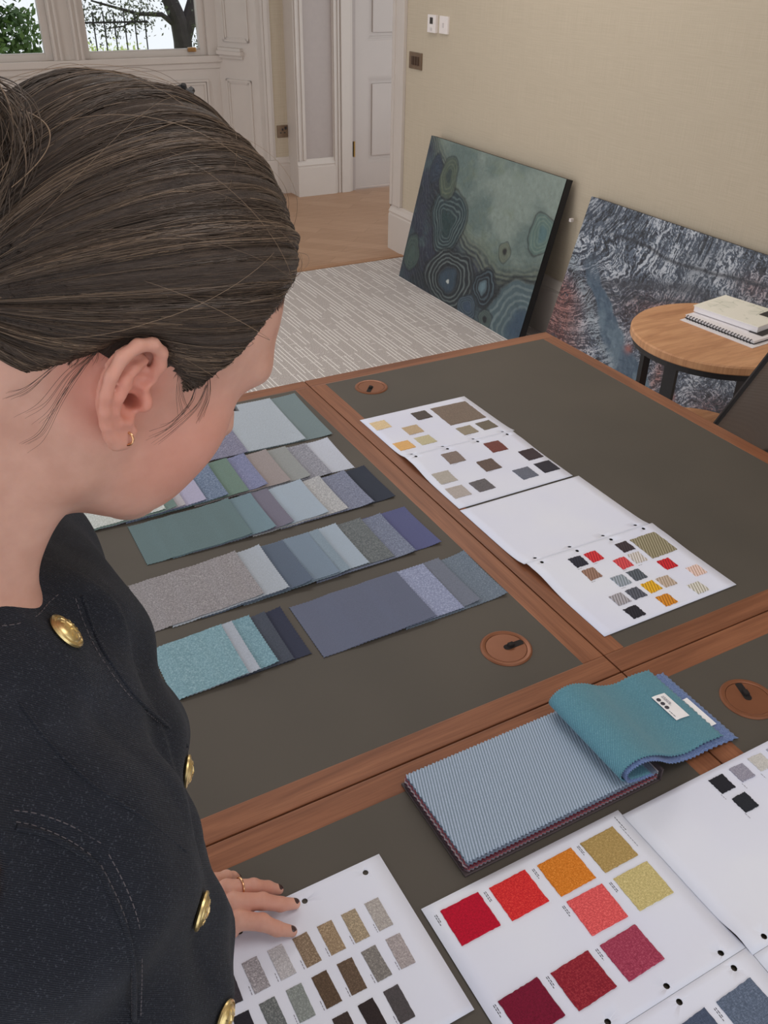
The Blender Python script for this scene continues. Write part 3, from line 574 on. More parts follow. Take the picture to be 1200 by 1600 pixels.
row(.245, [.443, .490, .527, .601, .643, .700, .750], .20, 1.371, .136, 0, [
    ('plain bottle-green swatch, large one on top of the third row', F_((92, 112, 110), None, 700, .12)),
    ('teal grey swatch directly under the bottle-green one', F_((106, 128, 132), None, 700, .12)),
    ('mauve grey swatch in the third row', F_((108, 106, 116), None, 700, .10)),
    ('pale sky-grey swatch in the third row', F_((150, 164, 170), None, 700, .08)),
    ('cream and grey mottled swatch in the third row', F_((158, 160, 156), (190, 192, 184), 300, .2)),
    ('blue-grey mottled swatch next to the darkest one in the third row', F_((112, 118, 132), (142, 148, 160), 320, .25)),
    ('near-black navy swatch ending the third row', F_((44, 50, 60), None, 700, .15))], 'third', seed=3)
row(.200, [.392, .437, .482, .535, .555, .595, .647, .690, .747], [.195, .205, .2, .2, .2, .2, .2, .2, .2], 1.188, .138, math.radians(0), [
    ('large warm grey flecked swatch on top of the fourth row', F_((132, 129, 126), (160, 157, 152), 330, .28)),
    ('pale grey swatch with lifted corners in the fourth row', F_((154, 162, 164), None, 420, .12)),
    ('slate blue swatch in the fourth row', F_((84, 96, 108), None, 700, .12)),
    ('dusty blue swatch beside the slate one in the fourth row', F_((112, 128, 138), None, 700, .1)),
    ('blue-grey felt swatch left of the light blue one in the fourth row', F_((122, 138, 144), None, 420, .14)),
    ('light ice blue swatch in the fourth row', F_((150, 164, 170), None, 700, .08)),
    ('dark green-grey tweed swatch in the fourth row', F_((94, 100, 98), (122, 128, 124), 330, .25)),
    ('denim blue tweed swatch in the fourth row', F_((106, 114, 128), (134, 142, 154), 330, .22)),
    ('plain indigo swatch ending the fourth row', F_((82, 86, 118), None, 700, .12))], 'fourth', seed=4)
row(.422, [.625, .680, .715, .768], [.205, .205, .22, .2], 1.007, .137, 0, [
    ('large plain slate grey-blue swatch beside the grommet', F_((92, 98, 112), None, 800, .1)),
    ('pale periwinkle felt swatch beside the large slate one', F_((130, 138, 158), (160, 168, 184), 300, .18)),
    ('mid grey swatch with a peaked corner near the grommet', F_((104, 110, 118), None, 500, .16)),
    ('blue-green grey swatch nearest the grommet', F_((98, 110, 118), (122, 134, 140), 350, .18))], 'fifth', seed=5, dy=[0, 0, .003, -.002])
row(.185, [.300, .319, .350, .376, .405], [.115, .115, .14, .12, .12], 1.019, .125, math.radians(0), [
    ('light teal mottled swatch beside the denim sleeve', F_((112, 146, 150), (144, 172, 174), 330, .18)),
    ('narrow pale grey strip swatch between two teal ones', F_((156, 164, 168), None, 420, .1)),
    ('teal mottled swatch under the pale strip, nearest row', F_((108, 142, 148), (136, 166, 170), 300, .18)),
    ('charcoal ribbed swatch beside the teal ones, nearest row', F_((66, 72, 80), None, 500, .2, 'plain')),
    ('dark navy swatch ending the nearest row', F_((48, 52, 66), None, 700, .15))], 'sixth', seed=6, dy=[-.004, -.003, 0, -.001, -.001])

# ---------------------------------------------------------------- sample cards
mp_, t, bs = newmat('card_paper'); f = noise(t, coords(t), 1200, 2); t.links.new(ramp(t, noise(t, coords(t), 5, 2), [(.3, sc(206, 208, 224)), (.7, sc(212, 214, 229))]), bs.inputs['Base Color']); bs.inputs['Roughness'].default_value = .65; bs.inputs['Specular IOR Level'].default_value = .2; bump(t, bs, f, .08, .0003); M_card = mp_
M_ink = plain('grey_print', (128, 126, 138), .8); M_ink2 = plain('dark_print', (58, 56, 64), .8)
def page(x0, x1, y0, y1, zf, holes, parent, name='page', th=.0007):
    """sheet with punched holes; zf(x,y) gives its height"""
    pts = []; edges = []
    def loop(ps):
        s_ = len(pts); pts.extend(ps); edges.extend([(s_ + i, s_ + (i + 1) % len(ps)) for i in range(len(ps))])
    nx, ny = 14, 26; bx = [(x0 + (x1 - x0) * i / nx, y0) for i in range(nx)] + [(x1, y0 + (y1 - y0) * i / ny) for i in range(ny)] + [(x1 - (x1 - x0) * i / nx, y1) for i in range(nx)] + [(x0, y1 - (y1 - y0) * i / ny) for i in range(ny)]
    loop(bx)
    for hx, hy in holes: loop([(hx + .0036 * math.cos(a), hy + .0036 * math.sin(a)) for a in np.linspace(0, 2 * math.pi, 21)[:-1]])
    for i in range(1, nx):
        for j in range(1, ny):
            p = (x0 + (x1 - x0) * i / nx + 1e-5 * j, y0 + (y1 - y0) * j / ny + 1e-5 * i)
            if all(math.hypot(p[0] - h[0], p[1] - h[1]) > .0055 for h in holes): pts.append(p)
    v2, e2, f2, *_ = geometry.delaunay_2d_cdt([Vector(p) for p in pts], edges, [], 1, 1e-7)
    fs = []
    for f in f2:
        c = sum((v2[i] for i in f), Vector((0, 0))) / len(f)
        if all(math.hypot(c.x - h[0], c.y - h[1]) > .0034 for h in holes): fs.append(tuple(f))
    me = mesh(name, [(p.x, p.y, zf(p.x, p.y)) for p in v2], fs); me.validate(); bm = bmesh.new(); bm.from_mesh(me); bmesh.ops.recalc_face_normals(bm, faces=bm.faces[:])
    if sum(f.normal.z for f in bm.faces) < 0: bmesh.ops.reverse_faces(bm, faces=bm.faces[:])
    bm.to_mesh(me); bm.free(); o = link(name, me, M_card, parent, smooth=True); md = o.modifiers.new('t', 'SOLIDIFY'); md.thickness = th; md.offset = 1; return o
def chip(x, y, w_, d_, zf, mat, parent, name='fabric_sample', rough=.0006, th=.0016, seed=0):
    r_ = np.random.default_rng(int(abs(x * 9999 + y * 7777)) + seed); n = 14; ring = []
    for k in range(4):
        for i in range(n):
            s_ = i / n * 2 - 1; p = [(s_, -1), (1, s_), (-s_, 1), (-1, -s_)][k]; ring.append((x + p[0] * w_ / 2 + r_.uniform(-rough, rough), y + p[1] * d_ / 2 + r_.uniform(-rough, rough)))
    rr_ = r_.uniform(-.03, .03); ring = [(x + (a - x) * math.cos(rr_) - (b_ - y) * math.sin(rr_), y + (a - x) * math.sin(rr_) + (b_ - y) * math.cos(rr_)) for a, b_ in ring]
    inn = [(x + (a - x) * .94, y + (b_ - y) * .94) for a, b_ in ring]; m = len(ring); z = lambda a, b_: zf(a, b_) + .0007
    vs = [(a, b_, z(a, b_)) for a, b_ in ring] + [(a, b_, z(a, b_) + th * .7) for a, b_ in ring] + [(a, b_, z(a, b_) + th) for a, b_ in inn] + [(x, y, z(x, y) + th)]
    fs = [(i, (i + 1) % m, m + (i + 1) % m, m + i) for i in range(m)] + [(m + i, m + (i + 1) % m, 2 * m + (i + 1) % m, 2 * m + i) for i in range(m)] + [(2 * m + i, 2 * m + (i + 1) % m, 3 * m) for i in range(m)] + [tuple(range(m))[::-1]]
    return link(name, mesh(name, vs, fs), mat, parent)
def caption(x, y, length, zf, parent, rot=0, lines=2, mat=None, name='printed_caption'):
    """illegibly small print: rows of tiny word-length strokes"""
    b = B(); r_ = np.random.default_rng(int(abs(x * 5000 + y * 3000)))
    for k in range(lines):
        p = 0
        while p < length * (1 if k == 0 else .75):
            wl = r_.uniform(.0018, .0045); a0, a1 = p, min(p + wl, length)
            q = [(a0, k * .0021), (a1, k * .0021), (a1, k * .0021 + .0009), (a0, k * .0021 + .0009)]
            if rot: q = [(q_[1], -q_[0]) for q_ in q]
            vs = [b.bm.verts.new((x + q_[0], y + q_[1], zf(x + q_[0], y + q_[1]) + .00085)) for q_ in q]; b.bm.faces.new(vs); p += wl + .0009
    return b.done(name, mat or M_ink, parent)
G_ = lambda c, c2=None, ns=700, k=.2, st=None: fabric(c, c2, ns, k, 'plain', st)
# card S1 (two hinged pages, fold lifted)
def fold(yc, amp, z=ZT + .0, wid=.05, off=-.03): return lambda x, y: z + .0008 + amp * math.exp(-((y - yc - off) / wid) ** 2) * (.55 + .9 * max(0, (1.13 - x)) / .3) + .002 * math.exp(-((y - yc) / .012) ** 2)
rib = lambda c, d: fabric(c, None, 600, .15, 'rib', (math.radians(28), 62.0, d))
s1 = empty('sample_card', (0, 0, 0), 0, 'folded white sample card with beige, brown and grey squares, far end of the desk', 'sample card'); z1 = fold(1.424, .006)
page(.842, 1.134, 1.425, 1.638, z1, [(.864, 1.433), (.944, 1.433), (1.025, 1.433), (1.106, 1.433)], s1); page(.842, 1.128, 1.205, 1.4246, z1, [(.865, 1.416), (.946, 1.416), (1.026, 1.416), (1.107, 1.416)], s1)
for (x, y), c, w_, d_ in zip([(.873, 1.593), (.985, 1.594), (1.069, 1.565), (.929, 1.539), (1.04, 1.48), (1.095, 1.481), (.929, 1.482), (.873, 1.481)], [((205, 180, 140), (225, 205, 170)), ((78, 70, 62), None), ((112, 98, 82), (140, 124, 104)), ((176, 154, 118), (196, 176, 140)), ((138, 128, 104), (160, 150, 126)), ((104, 96, 78), None), ((180, 172, 132), (200, 192, 152)), ((206, 160, 100), (222, 180, 120))], [.039] * 2 + [.098] + [.039] * 5, [.038] * 2 + [.096] + [.038] * 5): chip(x, y, w_, d_, z1, G_(*c), s1)
for (x, y), c in zip([(1.05, 1.38), (.937, 1.378), (.993, 1.322), (1.103, 1.32), (1.102, 1.261), (1.044, 1.259), (.879, 1.32), (.933, 1.259), (.875, 1.26)], [((106, 58, 48), (130, 78, 66)), ((122, 108, 96), (144, 130, 116)), ((92, 78, 68), (116, 98, 84)), ((58, 46, 46), None), ((44, 40, 46), None), ((92, 96, 104), (120, 124, 130)), ((164, 158, 142), (186, 180, 166)), ((92, 88, 86), (118, 114, 110)), ((164, 156, 144), (188, 180, 168))]): chip(x, y, .040, .041, z1, G_(*c), s1)
for x, y in ((.857, 1.571), (.913, 1.517), (.969, 1.572), (1.022, 1.455), (.921, 1.354), (.977, 1.298), (1.087, 1.298), (.863, 1.298)): caption(x, y, .012, z1, s1, 0, 1)
# card S2
s2 = empty('sample_card', (0, 0, 0), 0, 'folded white sample card with a blank far page and small bright ribbed squares', 'sample card'); z2 = fold(.985, .006)
page(.840, 1.139, .986, 1.199, z2, [(.871, .995), (.951, .995), (1.032, .996), (1.113, .996)], s2); page(.845, 1.146, .772, .9855, z2, [(.872, .976), (.953, .976), (1.035, .977), (1.117, .978)], s2)
for (x, y), c, d in zip([(1.097, .929), (1.043, .947), (1.042, .912), (.969, .948), (.933, .948), (1.007, .911), (1.08, .874), (.934, .911), (1.113, .835), (.97, .874), (1.007, .874), (1.041, .836), (1.006, .836), (1.078, .796), (.933, .835), (.969, .835), (1.004, .796), (.932, .797)],
    [(150, 142, 112), (62, 50, 52), (206, 200, 190), (204, 50, 56), (44, 44, 54), (204, 76, 78), (196, 34, 42), (150, 118, 98), (218, 192, 176), (150, 158, 162), (88, 94, 98), (186, 168, 146), (216, 166, 34), (206, 202, 186), (166, 162, 162), (88, 90, 96), (202, 132, 34), (38, 34, 40)],
    [(108, 100, 74), (46, 38, 40), (160, 152, 140), (160, 30, 38), (34, 34, 42), (170, 54, 60), (150, 18, 28), (120, 92, 76), (180, 150, 132), (112, 122, 128), (62, 68, 74), (150, 132, 112), (170, 124, 14), (150, 146, 130), (124, 120, 122), (62, 64, 72), (160, 98, 16), (28, 26, 32)]):
    big = (x, y) == (1.097, .929); chip(x, y, .062 if big else .027, .062 if big else .027, z2, rib(c, d), s2, rough=.0009)
for x, y in ((.918, .930), (.955, .930), (.919, .893), (.992, .893), (.956, .856), (1.028, .893)): caption(x, y, .009, z2, s2, 0, 1)
# near sample cards
zc = lambda x, y: ZT + .0008
# card E: crimson and gold squares
zE = lambda x, y: ZT + .0010 + .0035 * math.exp(-((y - .287) / .03) ** 2)
s3 = empty('sample_card', (0, 0, 0), 0, 'white sample card with large red, orange and gold squares, nearest the viewer', 'sample card')
page(.337, .634, .2865, .4985, zE, [(.363, .297), (.443, .297), (.524, .296), (.604, .295)], s3); page(.337, .634, .072, .2861, zE, [(.363, .2775), (.443, .277), (.524, .277), (.604, .276)], s3)
for (x, y), c in zip([(.381, .462), (.448, .460), (.517, .458), (.584, .458), (.587, .400), (.518, .402), (.518, .343), (.450, .344), (.382, .346), (.586, .236), (.518, .236)], [((168, 14, 42), None), ((196, 38, 42), (212, 70, 60)), ((196, 112, 30), (214, 140, 60)), ((158, 132, 80), (182, 156, 104)), ((182, 166, 112), (206, 192, 140)), ((204, 78, 80), (224, 110, 108)), ((146, 52, 76), (170, 80, 100)), ((130, 30, 44), (156, 56, 62)), ((108, 18, 44), None), ((86, 98, 112), (112, 124, 138)), ((70, 80, 96), None)]): chip(x, y, .0525, .047, zE, G_(c[0], c[1], 380, .22), s3, rough=.0004, th=.002)
for x, y in [(.346, .484), (.413, .482), (.482, .480), (.551, .480), (.553, .422), (.484, .424), (.484, .365), (.416, .366), (.348, .368), (.552, .255)]: caption(x, y, .014, zE, s3, 1, 2, M_ink2)
caption(.622, .492, .022, zE, s3, 1, 1, M_ink2); caption(.619, .478, .034, zE, s3, 1, 1)
# card F: to the right of E, slightly overlapped edge lifted
zF = lambda x, y: ZT + .0020 + .0045 * math.exp(-((y - .300) / .016) ** 2) * max(0, 1 - (x - .63) / .05) ** 2 + .0025 * math.exp(-((y - .287) / .03) ** 2)
s4 = empty('sample_card', (0, 0, 0), 0, 'mostly blank white sample card with small black and grey squares at the right edge', 'sample card')
page(.6335, .934, .2765, .4895, zF, [(.662, .286), (.742, .286), (.822, .286), (.902, .286)], s4); page(.6345, .934, .062, .2761, zF, [(.662, .267), (.742, .267), (.822, .267), (.902, .267)], s4)
for (x, y), c in zip([(.786, .465), (.790, .429), (.825, .466), (.862, .467), (.899, .467), (.899, .43), (.862, .393), (.899, .393)], [((34, 33, 38), None), ((36, 38, 42), None), ((136, 134, 142), (168, 166, 172)), ((184, 182, 170), (206, 204, 192)), ((150, 150, 156), None), ((120, 124, 130), None), ((90, 96, 104), None), ((176, 170, 160), None)]): chip(x, y, .0245, .0245, zF, G_(*c), s4)
for x, y in ((.771, .453), (.776, .417), (.810, .453), (.846, .453)): caption(x, y, .009, zF, s4, 1, 1)
# card G under the hand
s5 = empty('sample_card', (0, 0, 0), 0, 'white sample card of grey and brown speckled strips lying under the hand', 'sample card')
page(.030, .3285, .374, .5862, zc, [(.302, .571), (.222, .571), (.142, .571), (.062, .571)], s5)
gc = [((158, 152, 142), (186, 182, 168)), ((146, 132, 106), (190, 172, 138)), ((142, 122, 94), (178, 158, 124)), ((124, 106, 84), (164, 146, 118)), ((170, 168, 164), (198, 196, 190)), ((142, 138, 136), (188, 184, 180)), ((60, 56, 58), None), ((110, 108, 106), None)]
g2 = [((152, 144, 138), (182, 174, 166)), ((116, 112, 104), (150, 146, 134)), ((92, 76, 60), (112, 94, 74)), ((84, 68, 52), (104, 86, 66)), ((126, 132, 124), (152, 158, 148)), ((98, 102, 98), (136, 140, 132)), ((40, 38, 42), None), ((56, 54, 56), None)]
g3 = [((74, 70, 68), None), ((48, 40, 38), None), ((60, 50, 44), None), ((58, 44, 36), None), ((44, 38, 38), None), ((70, 68, 70), None), ((90, 88, 86), None), ((110, 106, 100), None)]
for (gg, y, xs) in ((gc, .516, .2905), (g2, .466, .2910), (g3, .416, .2915)):
    for i, c in enumerate(gg):
        x = xs - i * .0302 - (.0302 if gg is g3 else 0)
        if x > .042: chip(x, y, .018, .038, zc, G_(c[0], c[1], 420, .2), s5, rough=.0002, th=.0009); caption(x - .0118, y - .008, .011, zc, s5, 1, 1)

# ---------------------------------------------------------------- swatch book with rolled-back pages
sb = empty('swatch_book', (0, 0, 0), 0, 'thick fabric swatch book open at a striped page, teal page rolled back', 'swatch book')
mcv = plain('charcoal_book_cover', (66, 56, 58), .5)
def sweep(name, prof, y0, y1, mat, th=.0012, zigs=True, drift=0, skew=0, parent=sb):
    """cloth: (x,z) profile swept along y, zig-zag edges"""
    P = [prof[0]]; 
    for a, b_ in zip(prof, prof[1:]):
        n = max(1, int(math.hypot(b_[0] - a[0], b_[1] - a[1]) / .003)); P += [(a[0] + (b_[0] - a[0]) * k / n, a[1] + (b_[1] - a[1]) * k / n) for k in range(1, n + 1)]
    P = np.array(P); s_ = np.concatenate([[0], np.cumsum(np.hypot(*np.diff(P, axis=0).T))]); s_ /= s_[-1]; ny = int((y1 - y0) / .004) // 2 * 2; ys = np.linspace(y0, y1, ny + 1)
    X = np.repeat(P[:, 0][:, None], ny + 1, 1) + skew * (ys[None] - y1) * s_[:, None]; Z = np.repeat(P[:, 1][:, None], ny + 1, 1); Y = np.repeat(ys[None], len(P), 0) + drift * s_[:, None]
    zg = np.where(np.arange(len(P)) % 2 == 0, .0014, -.0008); Y[:, 0] -= zg; Y[:, -1] += zg; X[-1] += np.where(np.arange(ny + 1) % 2 == 0, .0014, -.0008)
    i = np.arange(X.size).reshape(X.shape); F = np.stack([i[:-1, :-1], i[1:, :-1], i[1:, 1:], i[:-1, 1:]], -1).reshape(-1, 4)
    o = link(name, npmesh(name, np.stack([X, Y, Z], -1).reshape(-1, 3), F), mat, parent); md = o.modifiers.new('t', 'SOLIDIFY'); md.thickness = th; return o
def smoothp(pts, n=10):
    out = []; p = [Vector(q) for q in pts]; p = [p[0] * 2 - p[1]] + p + [p[-1] * 2 - p[-2]]
    for k in range(1, len(p) - 2):
        for i in range(n):
            t_ = i / n; a, b_, c_, d_ = p[k - 1:k + 3]; out.append(tuple(.5 * ((2 * b_) + (c_ - a) * t_ + (2 * a - 5 * b_ + 4 * c_ - d_) * t_ ** 2 + (3 * b_ - a - 3 * c_ + d_) * t_ ** 3)))
    out.append(tuple(p[-2])); return out
XB0, XB1, YB0, YB1 = .409, .712, .5135, .6625
B().box(XB0 - .004, XB1 + .008, YB0 - .004, YB1 + .004, ZT + .0003, ZT + .0028, bev=.001).done('back_cover', mcv, sb)
B().box(XB1 + .004, XB1 + .0075, YB0 - .004, YB1 + .004, ZT + .0028, ZT + .022).done('spine', mcv, sb)
B().box(XB1 - .016, XB1 + .004, YB0 + .001, YB1 - .001, ZT + .0028, ZT + .0155).done('binding_strip', plain('binding_white', (196, 190, 196), .6), sb)
lay = [(74, 36, 44), (120, 112, 116), (52, 40, 46), (150, 60, 66), (66, 60, 70), (168, 150, 148), (92, 34, 42), (60, 62, 78), (120, 62, 66), (98, 108, 118)]
z = ZT + .0030
for k, c in enumerate(lay):
    e = .0012 * math.sin(k * 2.3); sweep('fabric_page', [(XB1, z), (XB0 - .001 + e, z)], YB0 - e, YB1 - e, F_(c, None, 600, .2), .0011); z += .00155
strp = fabric((150, 165, 176), (170, 184, 194), 900, .12, 'twill', (math.radians(0), 62.0, (92, 108, 124)))
strp = fabric((152, 166, 177), (172, 186, 196), 900, .10, 'twill', (math.radians(20), 80.0, (112, 128, 142)))
top_z = z + .0008
sweep('striped_page', [(XB1 - .015, top_z), (XB0, top_z + .0005)], YB0 + .001, YB1 - .0005, strp, .0014)
teal = fabric((88, 134, 148), (108, 150, 162), 420, .14, 'twill', (math.radians(40), 140.0, (74, 116, 132)))
blue = fabric((92, 112, 148), (122, 140, 168), 420, .2)
tz = top_z - ZT
rollp = smoothp([(.700, ZT + tz), (.672, ZT + tz + .004), (.650, ZT + tz + .012), (.644, ZT + tz + .026), (.656, ZT + tz + .038), (.680, ZT + tz + .040), (.710, ZT + tz + .028), (.742, ZT + tz + .008), (.775, ZT + .0155), (.810, ZT + .016), (.846, ZT + .010)])
sweep('teal_page', rollp, YB0 + .0, YB1 + .0, teal, .0016, drift=.010)
rollb = smoothp([(.702, ZT + tz - .001), (.676, ZT + tz + .003), (.656, ZT + tz + .010), (.650, ZT + tz + .025), (.660, ZT + tz + .034), (.682, ZT + tz + .036), (.708, ZT + tz + .024), (.738, ZT + tz + .003), (.775, ZT + .0115), (.815, ZT + .010), (.868, ZT + .003)])
sweep('blue_page', rollb, YB0 - .003, YB1 - .004, blue, .0016, drift=.004)
zl = lambda x: ZT + np.interp(x, [.775, .810, .846], [.0155, .016, .010]) + .0012
def label_card(x0, x1, y0, y1, dz, name='paper_label'):
    v = [(x, y, zl(x) + dz) for x in np.linspace(x0, x1, 5) for y in (y0, y1)]; f = [(2 * i, 2 * i + 2, 2 * i + 3, 2 * i + 1) for i in range(4)]; o = link(name, mesh(name, v, f), plain('label_white', (226, 222, 226), .5), sb); md = o.modifiers.new('t', 'SOLIDIFY'); md.thickness = .0003; md.offset = 1; return o
lc = label_card(.802, .828, .570, .621, .0006)
b = B()
for k in range(3):
    cx, cy = .8075, .612 - k * .0085; vs = [b.bm.verts.new((cx + .0034 * math.cos(a), cy + .0034 * math.sin(a), zl(cx) + .0013)) for a in np.linspace(0, 2 * math.pi, 15)[:-1]]; b.bm.faces.new(vs)
b.done('dots', M_ink2, lc); caption(.805, .588, .013, lambda x, y: zl(x) + .0006, lc, 1, 1, M_ink2, 'print'); caption(.816, .616, .020, lambda x, y: zl(x) + .0006, lc, 1, 3, M_ink, 'print')
o = B().box(.842, .858, .545, .603, 0, .0004).done('paper_label', plain('label_white', (226, 222, 226), .5), sb); o.location.z = ZT + .0068; o.rotation_euler = (0, math.radians(0), 0)
caption(.846, .600, .03, lambda x, y: ZT + .0068, sb, 1, 2, M_ink, 'print')

# ================================================================= the woman looking down at the swatches
HR = np.array([[.8131, -.0849, .5759], [.0863, .996, .0249], [-.5757, .0295, .8171]]); HT = np.array([.0809, .5031, 1.4787])
def h2w(p): return HT + np.asarray(p, float) @ HR.T
def w2h(P): return (P - HT) @ HR
def smin(a, b, k):
    h = np.clip(.5 + .5 * (b - a) / k, 0, 1); return b * (1 - h) + a * h - k * h * (1 - h)
def smax(a, b, k): return -smin(-a, -b, k)
def ell(P, c, r, R=None):
    q = P - np.asarray(c, float)
    if R is not None: q = q @ R
    r = np.asarray(r, float); k0 = np.linalg.norm(q / r, axis=-1); k1 = np.linalg.norm(q / (r * r), axis=-1) + 1e-9; return k0 * (k0 - 1) / k1
def sph(P, c, r): return np.linalg.norm(P - np.asarray(c, float), axis=-1) - r
def cone(P, a, b, ra, rb):
    a = np.asarray(a, float); b = np.asarray(b, float); d = b - a; t = np.clip(((P - a) @ d) / (d @ d), 0, 1); return np.linalg.norm(P - a - t[..., None] * d, axis=-1) - (ra + (rb - ra) * t)
def poly(P, pts, rs, k=None):
    o = None
    for i in range(len(pts) - 1):
        d = cone(P, pts[i], pts[i + 1], rs[i], rs[i + 1]); o = d if o is None else (np.minimum(o, d) if not k else smin(o, d, k))
    return o
def nets(fn, lo, hi, h, name=None):
    """surface of fn=0 inside the box lo..hi, cell size h (sparse surface nets)"""
    nb = 8; bs = nb * h; lo = np.floor(np.asarray(lo, float) / bs) * bs; n = np.ceil((np.asarray(hi, float) - lo) / bs).astype(int)
    g = np.stack(np.meshgrid(*[np.arange(k) for k in n], indexing='ij'), -1).reshape(-1, 3); c = lo + (g + .5) * bs
    d = np.concatenate([fn(x) for x in np.array_split(c, max(1, len(c) // 60000))]); g = g[np.abs(d) < bs * 1.35]
    loc = np.stack(np.meshgrid(*[np.arange(nb + 1)] * 3, indexing='ij'), -1).reshape(-1, 3); V = []; ids = []; E = []; Nn = n * nb + 2
    def gid(i): return (i[..., 0] * Nn[1] + i[..., 1]) * Nn[2] + i[..., 2]
    co = np.array([[x, y, z] for x in (0, 1) for y in (0, 1) for z in (0, 1)]); edges = [(i, j) for i in range(8) for j in range(i + 1, 8) if abs(co[i] - co[j]).sum() == 1]
    for gg in np.array_split(g, max(1, len(g) // 150)):
        if not len(gg): continue
        I = gg[:, None] * nb + loc[None]; F = fn((lo + I * h).reshape(-1, 3)).reshape(len(gg), nb + 1, nb + 1, nb + 1); base = gg * nb
        cs = np.stack([F[:, x:nb + x, y:nb + y, z:nb + z] for x, y, z in co], -1); sg = cs < 0; act = sg.any(-1) & ~sg.all(-1); w_ = np.argwhere(act); v = cs[act]; acc = np.zeros((len(v), 3)); cnt = np.zeros(len(v))
        for i, j in edges:
            m = (v[:, i] < 0) != (v[:, j] < 0); t = v[:, i] / np.where(m, v[:, i] - v[:, j], 1); acc += np.where(m[:, None], co[i] + t[:, None] * (co[j] - co[i]), 0); cnt += m
        cell = base[w_[:, 0]] + w_[:, 1:]; V.append(lo + (cell + acc / cnt[:, None]) * h); ids.append(gid(cell))
        for ax in range(3):
            a = F[:, :nb, :nb, :nb]; s = [slice(0, nb)] * 3; s[ax] = slice(1, nb + 1); b_ = F[:, s[0], s[1], s[2]]; m = (a < 0) != (b_ < 0); q = np.argwhere(m); E.append((ax, base[q[:, 0]] + q[:, 1:], (a < 0)[m]))
    V = np.concatenate(V); ids = np.concatenate(ids); o = np.argsort(ids); ids = ids[o]; V = V[o]; Fc = []
    for ax, p, neg in E:
        b_, c_ = [(1, 2), (2, 0), (0, 1)][ax]; eb = np.eye(3, dtype=int)[b_]; ec_ = np.eye(3, dtype=int)[c_]; k = np.stack([gid(p), gid(p - eb), gid(p - eb - ec_), gid(p - ec_)], -1)
        ix = np.searchsorted(ids, k); ix = np.clip(ix, 0, len(ids) - 1); ok = (ids[ix] == k).all(-1) & (p >= 1).all(-1); ix = ix[ok]; ng = neg[ok]; ix[~ng] = ix[~ng][:, ::-1]; Fc.append(ix)
    return V, np.concatenate(Fc)
def joined(name, parts, mat, parent=None):
    V = []; F = []; n = 0
    for v, f in parts: V.append(v); F.append(f + n); n += len(v)
    return link(name, npmesh(name, np.concatenate(V), np.concatenate(F)), mat, parent)

EC = np.array([-.002, 0, .048]); ES = np.array([.097, .0765, .0915]); EH = np.array([.105, .086, .100])
# ---- head in its own frame (x forward, y left, z up, metres, origin between the ear canals)
EA = np.array([-.009, -.0755, .002]); ESC = .88; tl = math.radians(16); fl = math.radians(14)
eu = np.array([-math.sin(tl), 0, math.cos(tl)]); ef0 = np.array([math.cos(tl), 0, math.sin(tl)]); en0 = np.array([0, -1., 0])
ef = ef0 * math.cos(fl) + en0 * -math.sin(fl); en = en0 * math.cos(fl) + ef0 * math.sin(fl); ER = np.stack([ef, eu, en], 1)  # ear frame: forward, up, outward
def ear(q):
    """q mirrored so that y is negative; ear frame (forward, up, outward)"""
    e = (q - EA) @ ER / ESC
    d = ell(e, (-.004, .003, .004), (.0165, .027, .0035)); d = smin(d, ell(e, (.001, -.026, .004), (.0085, .011, .0042)), .006)
    d = smin(d, cone(e, (.004, .0, -.008), (-.002, .0, .003), .016, .012), .008)                         # root on the skull
    hel = [(.008, .002, .004), (.0135, .010, .006), (.0160, .019, .0085), (.0135, .0275, .010), (.0055, .0330, .0115), (-.005, .032, .012), (-.014, .025, .0125), (-.0185, .014, .0125), (-.0195, .002, .012), (-.017, -.009, .0105), (-.012, -.019, .008), (-.006, -.027, .006), (.000, -.032, .005), (.006, -.032, .0045), (.0095, -.025, .004)]
    r_ = [.0030, .0036, .0040, .0041, .0040, .0040, .0039, .0038, .0036, .0034, .0034, .0040, .0044, .0042, .0034]
    d = smin(d, poly(e, hel, r_, .002), .0035)
    ah = [(.006, .021, .0065), (-.002, .017, .009), (-.0085, .010, .0105), (-.0105, .000, .0105), (-.009, -.009, .009), (-.0035, -.0165, .0075), (.003, -.0175, .0065)]
    d = smin(d, poly(e, ah, [.0025, .0032, .0034, .0034, .0034, .0036, .0036], .002), .003)
    d = smax(d, -ell(e, (.0015, -.004, .0105), (.0088, .0112, .0105)), .0025)       # concha bowl
    d = smax(d, -ell(e, (.0055, .0095, .009), (.0075, .0050, .0052)), .002)
    d = smax(d, -cone(e, (.009, .024, .0125), (-.006, .0225, .0125), .0022, .0018), .0018)  # fossa
    d = smin(d, ell(e, (.0135, -.006, .006), (.0042, .0062, .0048)), .003)                # tragus
    d = smax(d, -cone(e, (.0045, -.007, .012), (.0085, -.006, -.014), .0042, .0036), .0015) # canal
    return d * ESC
